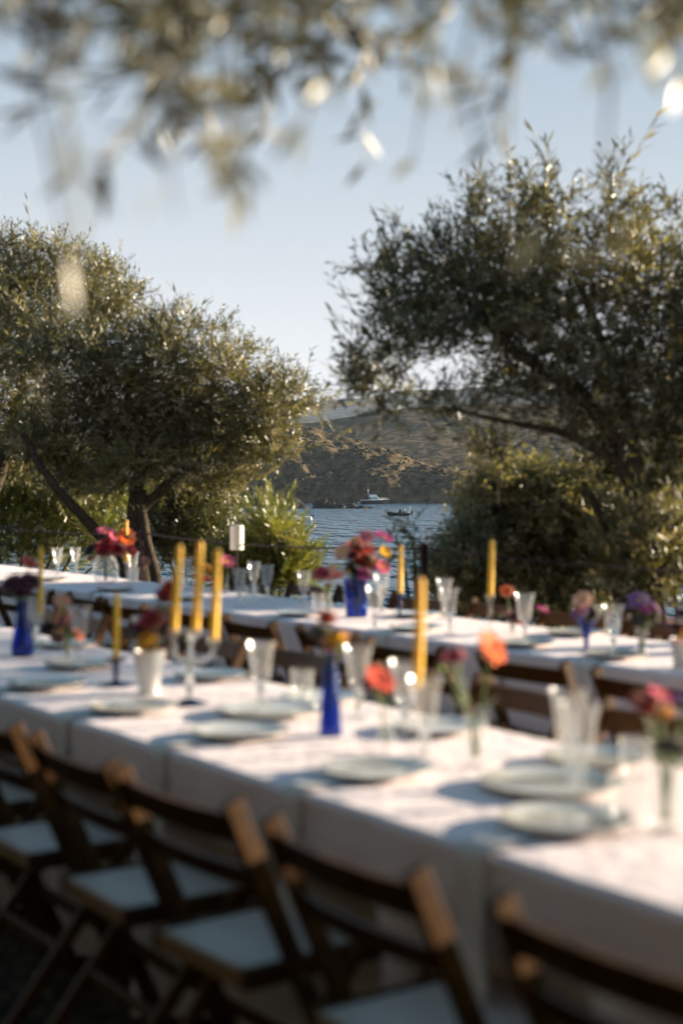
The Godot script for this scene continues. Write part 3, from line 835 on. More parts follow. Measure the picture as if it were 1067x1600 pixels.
	bush("shrub", "olive-brown shrub at the foot of the right olive trunk", Vector3(2.15, -0.1, -8.9), "olive", [[-0.16, 1.16, -0.35, 0.20, 0.16, 0.20], [-0.04, 1.00, -0.12, 0.20, 0.18, 0.20], [-0.32, 0.96, 0.12, 0.16, 0.14, 0.16], [-0.28, 1.24, 0.35, 0.12, 0.10, 0.12]], 900, olive, 36)

func bush(called: String, label: String, at: Vector3, kind: String, clumps: Array, count: int, tones: Array, sd: int) -> void:
	var o := thing(called, label, "shrub", at, 0.0, "shrubs beyond the fence")
	var i := 0
	for c in clumps:
		limb(o, "stem", [Vector3(c[0] * 0.3, -0.1, c[2] * 0.3), Vector3(c[0] * 0.6, c[1] * 0.5, c[2] * 0.6), Vector3(c[0], c[1], c[2])], 0.025, 0.008, sd * 10 + i)
		i += 1
	foliage(o, kind, clumps, count, tones, sd, 1.0, 0.8)


# ------------------------------------------------------------------ fence and lantern
func build_fence() -> void:
	var f := thing("rail_fence", "thin black rail fence running along the terrace edge behind the far table", "fence", P(0, 6.0), TURN)
	for k in 6:
		var s := -0.78 + k * 4.2
		var g := Geo.new()
		g.bar(Vector3(s, -0.1, 0), Vector3(s, 1.03, 0), 0.04, 0.04, Vector3.RIGHT, 0.004)
		put("post", g.mesh(), mats.black, f)
		if k < 5:
			for h in [1.0, 0.55]:
				g = Geo.new()
				var pts := []
				var rr := []
				for i in 7:
					var u := i / 6.0
					pts.append(Vector3(s + 4.2 * u, h - 0.05 * 4 * u * (1 - u), 0)); rr.append(0.008)
				g.tube(pts, rr, 6)
				put("rail", g.mesh(), mats.black, f)
	var l := thing("garden_lantern", "white cylindrical lantern on a thin dark stake beside the fence", "lantern", Vector3(-0.856, 0, -11.65))
	var b := Geo.new()
	b.lathe([Vector2(0.01, 0.905), Vector2(0.05, 0.905), Vector2(0.056, 0.912), Vector2(0.056, 1.10), Vector2(0.05, 1.108), Vector2(0.01, 1.108)], 24)
	put("shade", b.mesh(), mats.lamp_white, l)
	b = Geo.new()
	b.tube([Vector3(0, -0.1, 0), Vector3(0, 0.91, 0)], [0.008, 0.008], 8)
	put("stake", b.mesh(), mats.black, l)


# ------------------------------------------------------------------ tables and cloths
func cloth_mesh(s0: float, s1: float, t0: float, t1: float, near_dents: Array, far_dents: Array, sd: int) -> ArrayMesh:
	var n := FastNoiseLite.new()
	n.frequency = 1.0; n.seed = sd
	var prof := []        # (t, y, drop share, side)
	for i in 15:
		var f := i / 14.0
		prof.append([t0, lerpf(0.03, TOP - 0.02, f), 1.0 - f, -1.0])
	for i in range(1, 4):
		var a := PI / 2 * i / 4.0
		prof.append([t0 + 0.02 * (1 - cos(a)), TOP - 0.02 + 0.02 * sin(a), 0.0, 0.0])
	for i in 14:
		prof.append([lerpf(t0 + 0.02, t1 - 0.02, i / 13.0), TOP, 0.0, 0.0])
	for i in range(3, 0, -1):
		var a := PI / 2 * i / 4.0
		prof.append([t1 - 0.02 * (1 - cos(a)), TOP - 0.02 + 0.02 * sin(a), 0.0, 0.0])
	for i in 15:
		var f := 1.0 - i / 14.0
		prof.append([t1, lerpf(0.03, TOP - 0.02, f), 1.0 - f, 1.0])
	var cols := int((s1 - s0) / 0.03)
	var rows := []
	for p in prof:
		var row := PackedVector3Array()
		for j in cols + 1:
			var s := lerpf(s1, s0, float(j) / cols)
			var t: float = p[0]
			var y: float = p[1]
			if p[3] != 0.0:
				var w: float = n.get_noise_2d(s * 2.2, p[3] * 7) * 0.03 + sin(s * 13.0 + n.get_noise_1d(s * 0.8) * 9.0) * 0.015 + n.get_noise_2d(s * 7.0, 3.0) * 0.006
				t += p[3] * w * pow(p[2], 0.7)
				t += p[3] * n.get_noise_2d(s * 6.0, y * 5.0) * 0.004
				for c in (near_dents if p[3] < 0 else far_dents):
					var e := absf(s - c)
					t -= p[3] * 0.15 * (1.0 - smoothstep(0.17, 0.30, e)) * (1.0 - smoothstep(0.47, 0.60, y))
			else:
				y += n.get_noise_2d(s * 3.5, t * 3.5) * 0.0025 + n.get_noise_2d(s * 11.0, t * 11.0) * 0.0012
			row.append(Vector3(s, y, t))
		rows.append(row)
	var g := Geo.new()
	g.grid(rows)
	for e in [0, cols]:
		var a := []
		var ring := []
		for r in rows:
			ring.append(r[e])
		g.fan(ring, e == 0)
	return g.mesh()

func build_tables() -> void:
	for d in [[-0.5, 7.4, 1.67, 2.56, "near", "white linen cloth hanging over the near table to the ground", "long dining table nearest the camera, under a white cloth", [0.73, 1.34, 1.95, 2.53, 3.04, 3.62, 4.2, 4.8, 5.4, 6.0, 6.6], [1.6, 2.2, 2.8, 3.4, 4.0, 4.6, 5.2, 5.8, 6.4], 5],
			[2.2, 12.6, 3.83, 4.64, "far", "white linen cloth draped over the far table by the fence", "long dining table by the fence, under a white cloth", [], [], 6]]:
		var tb := thing("dining_table", d[6], "table", Vector3.ZERO, TURN)
		var g := Geo.new()
		g.box(Vector3((d[0] + d[1]) / 2, 0.73, (d[2] + d[3]) / 2), Vector3(d[1] - d[0] - 0.03, 0.028, d[3] - d[2] - 0.03))
		put("tabletop", g.mesh(), mats.wood, tb)
		var k := int((d[1] - d[0]) / 2.4) + 1
		for i in k:
			for t in [d[2] + 0.22, d[3] - 0.22]:
				g = Geo.new()
				var s: float = lerpf(d[0] + 0.2, d[1] - 0.2, float(i) / (k - 1))
				g.bar(Vector3(s, 0, t), Vector3(s, 0.716, t), 0.05, 0.05, Vector3.RIGHT)
				put("leg", g.mesh(), mats.wood, tb)
		var c := put(numbered("tablecloth"), cloth_mesh(d[0], d[1], d[2], d[3], d[7], d[8], d[9]), mats.linen, self)
		c.rotation.y = TURN
		tag(c, d[5], "tablecloth", "tablecloths")


# ------------------------------------------------------------------ chairs
func make_chair(label: String) -> Node3D:
	# the sitter faces +z; the top of the backrest is at z = 0
	var c := thing("folding_chair", label, "chair", Vector3.ZERO, 0.0, "dark wooden folding chairs along the tables")
	var lean := 0.36
	for s in [-1, 1]:
		var x: float = s * 0.215
		var g := Geo.new()
		g.bar(Vector3(x, 0.0, lean), Vector3(x, 0.81, 0), 0.022, 0.042, Vector3.RIGHT, 0.004)
		var post := put("back_post", g.mesh(), mats.wood, c)
		g = Geo.new()
		g.bar(Vector3(s * 0.188, 0.47, 0.34), Vector3(s * 0.188, 0.0, -0.03), 0.02, 0.036, Vector3.RIGHT, 0.004)
		put("leg", g.mesh(), mats.wood, c)
		g = Geo.new()
		g.bar(Vector3(s * 0.168, 0.445, 0.06), Vector3(s * 0.168, 0.445, 0.44), 0.02, 0.045, Vector3.RIGHT, 0.004)
		put("seat_rail", g.mesh(), mats.wood, c)
		g = Geo.new()
		g.tube([Vector3(x - 0.012, 0.445, 0.165), Vector3(x + 0.012 * 1.0, 0.445, 0.165)], [0.006, 0.006], 8)
		put("bolt", g.mesh(), mats.metal, post)
	for h in [[0.752, 0.062, 0.018, "top_rail"], [0.648, 0.046, 0.016, "middle_rail"]]:
		var z: float = lean * (1.0 - h[0] / 0.81)
		var rows := []
		for k in 4:
			var row := PackedVector3Array()
			var yy: float = h[0] + (-h[1] / 2 if k in [0, 3] else h[1] / 2)
			var zz: float = z + (-h[2] / 2 if k < 2 else h[2] / 2)
			for j in 13:
				var u := j / 6.0 - 1.0
				row.append(Vector3(u * 0.204, yy, zz - 0.018 * (1 - u * u) - (yy - h[0]) * lean / 0.81))
			rows.append(row)
		var g := Geo.new()
		for k in 4:
			g.grid([rows[(k + 1) % 4], rows[k]])
		put(h[3], g.mesh(), mats.wood, c)
	for e in [[0.21, -0.0, 0.17, 0.176], [0.26, 0.245, 0.0, 0.204]]:
		var g := Geo.new()
		g.bar(Vector3(-e[3], e[0], (lean * (1 - e[0] / 0.81) if e[2] == 0.0 else 0.135)), Vector3(e[3], e[0], (lean * (1 - e[0] / 0.81) if e[2] == 0.0 else 0.135)), 0.02, 0.03, Vector3.BACK, 0.004)
		put("stretcher", g.mesh(), mats.wood, c)
	for z in [0.072, 0.43]:
		var g := Geo.new()
		g.bar(Vector3(-0.157, 0.442, z), Vector3(0.157, 0.442, z), 0.022, 0.042, Vector3.BACK, 0.004)
		put("seat_rail", g.mesh(), mats.light_wood, c)
	var pd := Geo.new()
	var rows := []
	for i in 9:
		var row := PackedVector3Array()
		for j in 9:
			var u := j / 4.0 - 1.0
			var w := i / 4.0 - 1.0
			var h := 0.462 + 0.014 * (1 - pow(absf(u), 5)) * (1 - pow(absf(w), 5))
			row.append(Vector3(u * 0.157, h, 0.25 - w * 0.185))
		rows.append(row)
	pd.grid(rows)
	rows = []
	for y in [0.44, 0.462]:
		rows.append(PackedVector3Array([Vector3(-0.157, y, 0.435), Vector3(0.157, y, 0.435), Vector3(0.157, y, 0.065), Vector3(-0.157, y, 0.065)]))
	pd.grid(rows, true)
	pd.fan([Vector3(-0.157, 0.44, 0.435), Vector3(-0.157, 0.44, 0.065), Vector3(0.157, 0.44, 0.065), Vector3(0.157, 0.44, 0.435)])
	put("seat_pad", pd.mesh(), mats.pad, c)
	return c

func build_chairs() -> void:
	var proto: Node3D
	var list := []
	var near_words := ["cut by the right edge of the photo", "second from the right", "third from the right, nearest the middle", "fourth from the right", "cut by the left edge of the photo"]
	var ss := [1.335, 1.95, 2.53, 3.03, 3.60]
	for i in 5:
		list.append([ss[i], 1.35 + [0.015, 0.0, 0.0, 0.0, 0.01][i], 0, "dark folding chair, near side of near table, " + near_words[i], [0.02, -0.01, 0.05, -0.02, 0.0][i]])
	list.append([4.2, 1.36, 0, "dark folding chair at the near table, past the left edge", 0.0])
	var far1 := ["behind the rightmost goblet", "behind the glass vase of tall green stems", "behind the tall blue cone vase", "behind the goblet left of the cone vase", "behind the glass candelabra", "behind the white flower cup", "behind the navy candle holder", "behind the small pink posy"]
	for i in 8:
		list.append([2.65 + i * 0.61 - 0.0, 2.93 + [0.0, 0.03, -0.02, 0.02][i % 4], PI, "dark folding chair, far side of near table, " + far1[i], [0.03, -0.04, 0.02, 0.0][i % 4]])
	var near2 := ["cut by the right edge of the photo", "below the flared blue vase", "below the candle in the silver holder", "below the candle in the navy holder", "beside the tall blue cone vase", "just right of the three candles", "behind the three candles", "behind the white flower cup", "behind the short candle in the navy holder", "below the round flower bowl", "near the left edge of the photo"]
	for i in 11:
		list.append([3.15 + i * 0.605, 3.36 + [0.0, 0.03, -0.03, 0.02][i % 4], 0, "dark folding chair, near side of far table, " + near2[i], [-0.03, 0.02, 0.04, -0.02][i % 4]])
	var far2 := ["at the right edge behind the white cup", "behind the clear vase of dark dahlias", "behind the flared blue vase", "behind the goblet beside the dark red dahlia", "behind the candle in the silver holder", "behind the goblet between the two candles", "behind the big bouquet in the blue vase", "behind the red gerberas", "behind the goblet left of the gerberas"]
	for i in 9:
		list.append([3.3 + i * 0.61, 5.0 + [0.0, 0.04, -0.03][i % 3], PI, "wooden chair, fence side of far table, " + far2[i], [0.03, -0.02, 0.05][i % 3]])
	for e in list:
		if proto == null:
			proto = make_chair(e[3])
			proto.position = P(e[0], e[1]); proto.rotation.y = TURN + e[2] + e[4]
		else:
			copy(proto, P(e[0], e[1]), TURN + e[2] + e[4], e[3])


# ------------------------------------------------------------------ tableware
func first(key: String, called: String, category: String, group: String, label: String, at: Vector3, turn: float, maker: Callable) -> Node3D:
	if not shapes.has(key):
		var o := thing(called, label, category, at, turn, group)
		maker.call(o)
		shapes[key] = o
		return o
	return copy(shapes[key], at, turn, label)

func make_plate(o: Node3D, r: float) -> void:
	var g := Geo.new()
	g.lathe([Vector2(0.001, 0.003), Vector2(r * 0.58, 0.003), Vector2(r * 0.62, 0.0), Vector2(r * 0.66, 0.003), Vector2(r * 0.97, 0.013), Vector2(r, 0.0155), Vector2(r * 1.0, 0.018), Vector2(r * 0.97, 0.0185), Vector2(r * 0.72, 0.0105), Vector2(r * 0.64, 0.0075), Vector2(0.001, 0.0065)], 48, 24, 0.012, 0.012, 0.03)
	put("plate", g.mesh(), mats.plate, o)

func make_goblet(o: Node3D) -> void:
	var g := Geo.new()
	g.lathe([Vector2(0.004, 0.080), Vector2(0.016, 0.082), Vector2(0.022, 0.089), Vector2(0.0255, 0.102), Vector2(0.0295, 0.135), Vector2(0.0360, 0.175), Vector2(0.043, 0.203), Vector2(0.0435, 0.2045), Vector2(0.0425, 0.205), Vector2(0.0345, 0.175), Vector2(0.028, 0.135), Vector2(0.0238, 0.102), Vector2(0.019, 0.093), Vector2(0.004, 0.089)], 60, 12, 0.05, 0.085, 0.16)
	put("bowl", g.mesh(), mats.glass, o)
	g = Geo.new()
	g.lathe([Vector2(0.006, 0.012), Vector2(0.007, 0.03), Vector2(0.011, 0.040), Vector2(0.0075, 0.050), Vector2(0.010, 0.060), Vector2(0.015, 0.070), Vector2(0.010, 0.078), Vector2(0.004, 0.081)], 16)
	put("stem", g.mesh(), mats.solid_glass, o)
	g = Geo.new()
	g.lathe([Vector2(0.001, 0.001), Vector2(0.036, 0.001), Vector2(0.038, 0.003), Vector2(0.034, 0.005), Vector2(0.014, 0.010), Vector2(0.006, 0.014)], 32)
	put("foot", g.mesh(), mats.glass, o)

func make_tumbler(o: Node3D) -> void:
	var g := Geo.new()
	g.lathe([Vector2(0.001, 0.001), Vector2(0.028, 0.001), Vector2(0.030, 0.004), Vector2(0.034, 0.05), Vector2(0.0385, 0.098), Vector2(0.037, 0.099), Vector2(0.032, 0.05), Vector2(0.027, 0.012), Vector2(0.001, 0.010)], 40, 10, 0.03, 0.01, 0.08)
	put("glass", g.mesh(), mats.glass, o)

func make_napkin(o: Node3D) -> void:
	# strip along z, hanging over the table edge at z = 0 towards -z
	for layer in 2:
		var rows := []
		for i in 22:
			var f := i / 21.0
			var row := PackedVector3Array()
			for j in 7:
				var u := j / 6.0 - 0.5
				var k := 0.5 + 0.5 * f
				var w := 0.088 + layer * -0.010
				var p: Vector3
				var off := 0.004 + layer * 0.004
				if f < 0.6:
					var d := (0.6 - f) / 0.6 * 0.27
					p = Vector3(u * w + 0.004 * sin(d * 20), -d - 0.018, -off - 0.016 * d * (1 + sin(u * 9)) - 0.003 * sin(d * 30 + u * 4))
				elif f < 0.68:
					var a := (f - 0.6) / 0.08 * PI / 2
					p = Vector3(u * w, -0.018 + (0.018 + off) * sin(a), -off + (0.018 + off) * (1 - cos(a)))
				else:
					p = Vector3(u * w, off, 0.018 + (f - 0.68) / 0.32 * 0.10)
				row.append(p)
			rows.append(row)
		var g := Geo.new()
		g.grid(rows)
		put("fold", g.mesh(), mats.napkin, o)

func build_tableware() -> void:
	var g := "dinner plates set along the tables"
	var e := 0.0045
	var near := [[1.992, 1.915, "rightmost on the near edge of the near table"], [2.598, 1.909, "second from the right on the near edge"], [3.212, 1.918, "third from the right on the near edge"], [3.757, 1.880, "in front of the white flower cup on the near edge"], [4.365, 1.870, "leftmost on the near edge of the near table"],
		[2.411, 2.42, "on the back edge behind the rightmost goblet"], [2.977, 2.40, "on the back edge behind the goblet with the candle"], [4.246, 2.42, "on the back edge right of the candelabra"], [4.788, 2.18, "behind the leftmost near plate, before the pink posy"], [3.60, 2.44, "on the back edge behind the short tumbler"], [5.45, 2.42, "on the back edge by the tall blue bottle"], [1.38, 1.91, "past the right edge of the photo"]]
	for p in near:
		first("plate", "dinner_plate", "plate", g, "plate on the near table, " + p[2], P(p[0], p[1], TOP + e), 0.3, make_plate.bind(0.128))
	var far := [[3.89, 3.99, "in front of the flared blue vase"], [3.347, 3.99, "at the right edge before the white cup"], [5.186, 4.037, "in front of the slim navy candle holder"], [4.409, 4.0, "in front of the dark red dahlia"], [9.49, 4.1, "at the left before the thin wine glasses"], [6.132, 4.022, "left of the big blue bouquet vase"], [5.75, 4.48, "on the fence side behind the navy candle holder"], [4.6, 4.48, "on the fence side behind the silver candle holder"], [7.4, 4.02, "below the three candles"], [8.3, 4.02, "right of the round flower bowl"]]
	for p in far:
		first("plate", "dinner_plate", "plate", g, "grey-white plate on the far table, " + p[2], P(p[0], p[1], TOP + e), 0.3, make_plate.bind(0.128))
	for p in [[2.265, 2.135, "large round platter in the middle of the near table beside the rightmost goblet"], [3.479, 2.183, "large round platter on the near table left of the tall blue cone vase"]]:
		first("platter", "serving_platter", "platter", "serving platters on the near table", p[1 + 1], P(p[0], p[1], TOP + 0.003), 0.0, make_plate.bind(0.155))
	# napkins tucked under the plates and hanging over the edge
	var gn := "sage linen napkins hanging over the table edges"
	for p in [[1.992, "rightmost on the near table"], [2.598, "second from the right on the near table"], [3.212, "third from the right on the near table"], [3.80, "fourth from the right on the near table"], [4.40, "leftmost on the near table"]]:
		first("napkin", "napkin", "napkin", gn, "sage-grey napkin over the front edge, " + p[1], P(p[0] - 0.02, 1.67, TOP), TURN, make_napkin)
	for p in [[3.347, "at the right edge"], [3.89, "below the flared blue vase"], [4.409, "below the dark red dahlia"], [5.186, "below the navy candle holder"], [6.132, "left of the blue bouquet vase"], [7.4, "below the three candles"], [8.3, "right of the round flower bowl"], [9.49, "far left"]]:
		first("napkin", "napkin", "napkin", gn, "sage-grey napkin over the far table's near edge, " + p[1], P(p[0] - 0.02, 3.83, TOP), TURN, make_napkin)
	# goblets
	var gg := "pressed glass goblets on the tables"
	for p in [[2.147, 2.105, "rightmost on the near table, beside the big platter"], [2.654, 2.093, "on the near table, in front of the tall yellow candle"], [2.95, 2.26, "on the near table, just left of that candle by the orange bloom"], [3.548, 2.188, "on the near table, midway between candelabra and cone vase"],
		[5.322, 3.90, "on the far table, in front of the big blue bouquet vase"], [4.985, 4.071, "on the far table, between the two yellow candles"], [4.548, 4.13, "on the far table, beside the dark red dahlia"], [3.918, 4.017, "on the far table, right of the flared blue vase"], [6.519, 4.297, "on the far table, left of the red gerberas"], [7.544, 4.60, "on the far table, below the green shrub"], [6.907, 4.12, "on the far table, just below the white lantern"], [8.225, 4.493, "on the far table, between the candelabra's candles"], [9.199, 4.60, "on the far table, at the foot of the left olive trunk"], [10.145, 4.434, "on the far table, left of the others near the photo's edge"], [10.183, 4.60, "on the far table, left of the round flower bowl"], [5.05, 2.30, "on the near table, right of the tall blue bottle"], [5.6, 2.35, "on the near table, at the left edge behind the blue bottle"], [3.30, 2.36, "on the near table, just left of the coral bloom's bud vase"], [4.52, 2.30, "on the near table, between the short candle and the pink posy"], [5.55, 4.50, "on the far table, behind the candle in the slim navy holder"], [6.05, 4.48, "on the far table, just behind the big bouquet"], [7.15, 4.45, "on the far table, right of the pink cosmos"], [2.30, 2.22, "on the near table, between the rightmost goblet and low tumbler"]]:
		first("goblet", "goblet", "wine glass", gg, "clear ribbed goblet " + p[2], P(p[0], p[1], TOP), p[0] * 3.0, make_goblet)
	var gt := "low glass tumblers on the tables"
	for p in [[3.647, 2.397, "on the near table, left of the tall blue cone vase"], [2.217, 2.345, "on the near table, right of the rightmost goblet"], [1.93, 2.02, "on the near table, against the flower vase at the right edge"], [8.705, 4.347, "on the far table, front one right of the round flower bowl"], [9.092, 4.55, "on the far table, back one right of the round flower bowl"], [6.854, 4.10, "on the far table, by the goblet below the lantern"], [6.986, 4.244, "on the far table, just behind the tumbler below the lantern"], [6.305, 4.246, "on the far table, at the foot of the red gerberas"], [6.15, 4.35, "on the far table, between gerberas and bouquet"], [5.45, 2.05, "on the near table, at the left edge before the blue bottle"]]:
		first("tumbler", "tumbler", "glass", gt, "clear low tumbler " + p[2], P(p[0], p[1], TOP), p[0] * 2.0, make_tumbler)


# ------------------------------------------------------------------ candles and holders
func candle(at: Vector3, h: float, tilt: Vector2, label: String, r := 0.011) -> void:
	var o := thing("taper_candle", label, "candle", at, 0.0, "yellow taper candles")
	o.rotation = Vector3(tilt.y, 0, -tilt.x)
	var g := Geo.new()
	g.lathe([Vector2(0.001, 0.0), Vector2(r * 0.9, 0.0), Vector2(r, 0.01), Vector2(r, h * 0.5), Vector2(r * 0.8, h - 0.012), Vector2(r * 0.45, h - 0.002), Vector2(0.001, h)], 16)
	var wax := put("wax", g.mesh(), mats.wax, o)
	g = Geo.new()
	g.tube([Vector3(0, h - 0.002, 0), Vector3(0.001, h + 0.006, 0), Vector3(0.003, h + 0.012, 0)], [0.001, 0.001, 0.0007], 5)
	put("wick", g.mesh(), mats.wick, wax)

func stick(called: String, label: String, at: Vector3, h: float, mat: Material, wide := 0.022) -> void:
	var o := thing(called, label, "candle holder", at)
	var g := Geo.new()
	g.lathe([Vector2(0.001, 0.0), Vector2(wide * 1.5, 0.0), Vector2(wide * 1.5, 0.005), Vector2(wide * 0.7, 0.012), Vector2(0.008, 0.02), Vector2(0.008, h * 0.45), Vector2(0.012, h * 0.55), Vector2(0.008, h * 0.65), Vector2(0.010, h * 0.8)], 20)
	put("base", g.mesh(), mat, o)
	g = Geo.new()
	g.lathe([Vector2(0.010, h * 0.8), Vector2(wide, h * 0.93), Vector2(wide * 1.05, h), Vector2(0.012, h), Vector2(0.0115, h - 0.015), Vector2(0.001, h - 0.015)], 20)
	put("cup", g.mesh(), mat, o)

func build_candles() -> void:
	# near table
	stick("candle_holder", "clear glass candle holder right of the tall blue bottle", P(5.29, 2.237, TOP), 0.17, mats.glass)
	candle(P(5.29, 2.237, TOP + 0.156), 0.27, Vector2(0.02, 0), "yellow taper candle by the tall blue bottle at the left edge")
	stick("candle_holder", "short navy candle holder with a wide cup left of the white flower cup", P(4.285, 2.079, TOP), 0.09, mats.navy, 0.036)
	candle(P(4.285, 2.079, TOP + 0.076), 0.235, Vector2(0.02, 0), "yellow taper candle in the short navy holder left of the white flower cup")
	var at := P(3.776, 2.076, TOP)
	var o := thing("candelabra", "three-armed clear glass candelabra with dark foot in the middle of the near table", "candelabra", at)
	var g := Geo.new()
	g.lathe([Vector2(0.001, 0.0), Vector2(0.05, 0.0), Vector2(0.052, 0.006), Vector2(0.03, 0.014), Vector2(0.012, 0.02)], 28)
	put("foot", g.mesh(), mats.navy, o)
	g = Geo.new()
	g.lathe([Vector2(0.010, 0.02), Vector2(0.010, 0.05), Vector2(0.020, 0.062), Vector2(0.010, 0.075), Vector2(0.009, 0.12), Vector2(0.018, 0.135), Vector2(0.010, 0.15), Vector2(0.010, 0.225)], 20)
	put("column", g.mesh(), mats.solid_glass, o)
	var tips := [Vector3(-0.045, 0.235, 0.02), Vector3(0.016, 0.232, -0.02), Vector3(0.075, 0.21, 0.03)]
	for i in 3:
		var t: Vector3 = tips[i]
		g = Geo.new()
		if i != 1:
			g.tube([Vector3(0, 0.14, 0), Vector3(t.x * 0.5, 0.13, t.z * 0.5), Vector3(t.x * 0.95, 0.155, t.z), Vector3(t.x, t.y - 0.03, t.z)], [0.008, 0.007, 0.007, 0.008], 10)
		else:
			g.tube([Vector3(0, 0.2, 0), Vector3(t.x, t.y - 0.03, t.z)], [0.009, 0.008], 10)
		put("arm", g.mesh(), mats.solid_glass, o)
		g = Geo.new()
		g.lathe([Vector2(0.008, -0.03), Vector2(0.018, -0.02), Vector2(0.020, 0.0), Vector2(0.013, 0.0), Vector2(0.012, -0.012), Vector2(0.001, -0.012)], 18, 0, 0, 0, 0, t)
		put("cup", g.mesh(), mats.glass, o)
	candle(at + tips[0] + Vector3(0, -0.010, 0), 0.262, Vector2(0.07, 0), "leftmost of the three long yellow candles in the glass candelabra", 0.0125)
	candle(at + tips[1] + Vector3(0, -0.010, 0), 0.272, Vector2(0.055, 0), "middle one of the three long yellow candles in the glass candelabra", 0.0125)
	candle(at + tips[2] + Vector3(0, -0.010, 0), 0.275, Vector2(0.045, 0), "rightmost of the three long yellow candles in the glass candelabra", 0.0125)
	stick("candle_holder", "grey glass candle holder behind the ribbed goblet right of the blue cone vase", P(2.734, 2.133, TOP), 0.18, mats.glass)
	candle(P(2.734, 2.133, TOP + 0.166), 0.27, Vector2(0.03, 0), "yellow taper candle rising behind the goblet right of the blue cone vase", 0.012)
	# far table
	stick("candle_holder", "clear glass candle holder behind the round flower bowl", P(9.0, 4.45, TOP), 0.155, mats.glass)
	candle(P(9.0, 4.45, TOP + 0.14), 0.30, Vector2(0.0, 0), "yellow taper candle standing among the red flowers of the round bowl", 0.013)
	stick("candle_holder", "slim navy candle holder right of the big blue bouquet vase", P(5.695, 4.331, TOP), 0.13, mats.navy, 0.016)
	candle(P(5.695, 4.331, TOP + 0.116), 0.255, Vector2(0.015, 0), "yellow taper candle in the slim navy holder right of the big bouquet", 0.0135)
	stick("candle_holder", "slim silvery glass candle holder at the middle of the far table", P(4.858, 4.204, TOP), 0.18, mats.glass)
	candle(P(4.858, 4.204, TOP + 0.166), 0.26, Vector2(0.03, 0), "yellow taper candle in the silvery holder against the dark shrub", 0.0135)


# ------------------------------------------------------------------ flowers
func bloom_mesh(kind: String, seed_: int) -> ArrayMesh:
	var key := kind + str(seed_)
	if shapes.has(key): return shapes[key]
	var r := RandomNumberGenerator.new()
	r.seed = 40 + seed_
	var g := Geo.new()
	var rings := []                    # [petals, length, width, tilt above horizontal, base radius, cup]
	if kind == "d":
		rings = [[13, 0.95, 0.42, 0.05, 0.05, 0.25], [12, 0.85, 0.40, 0.4, 0.05, 0.3], [10, 0.7, 0.36, 0.75, 0.04, 0.4], [8, 0.5, 0.30, 1.1, 0.03, 0.5], [5, 0.35, 0.25, 1.35, 0.02, 0.5]]
	elif kind == "r":
		rings = [[9, 0.85, 0.75, 0.3, 0.1, 0.7], [9, 0.85, 0.7, 0.7, 0.1, 0.9], [8, 0.75, 0.65, 1.0, 0.08, 1.0], [7, 0.62, 0.55, 1.25, 0.06, 1.0], [5, 0.5, 0.45, 1.45, 0.03, 1.0]]
	elif kind == "c":
		rings = [[9, 0.95, 0.55, 0.12, 0.08, 0.12], [8, 0.85, 0.5, 0.3, 0.06, 0.15]]
	else:
		rings = [[6, 0.9, 0.7, 1.25, 0.2, 1.4], [5, 0.8, 0.6, 1.4, 0.12, 1.4]]
	for q in rings:
		for k in q[0]:
			var a: float = TAU * (k + r.randf_range(-0.15, 0.15)) / q[0] + q[3] * 2.0
			var d := Vector3(cos(a), 0, sin(a))
			var sd := Vector3(-sin(a), 0, cos(a))
			var tilt: float = q[3] + r.randf_range(-0.12, 0.12)
			var rows := []
			var pos: Vector3 = d * q[4] + Vector3(0, q[3] * 0.12, 0)
			for i in 5:
				var f := i / 4.0
				var w: float = q[2] * [0.35, 0.8, 1.0, 0.85, 0.25][i] * 0.5
				var dir := d * cos(tilt) + Vector3(0, sin(tilt), 0)
				var row := PackedVector3Array()
				for j in 3:
					var u := j - 1.0
					row.append(pos + sd * u * w + (Vector3(0, 1, 0) * 0.35 - d * 0.4 * sin(tilt)) * u * u * w * q[5])
				rows.append(row)
				pos += dir * q[1] / 4.0
				tilt += q[5] * 0.22 * (1.0 if kind != "c" else -1.0)
			g.grid(rows)
	shapes[key] = g.mesh()
	return shapes[key]

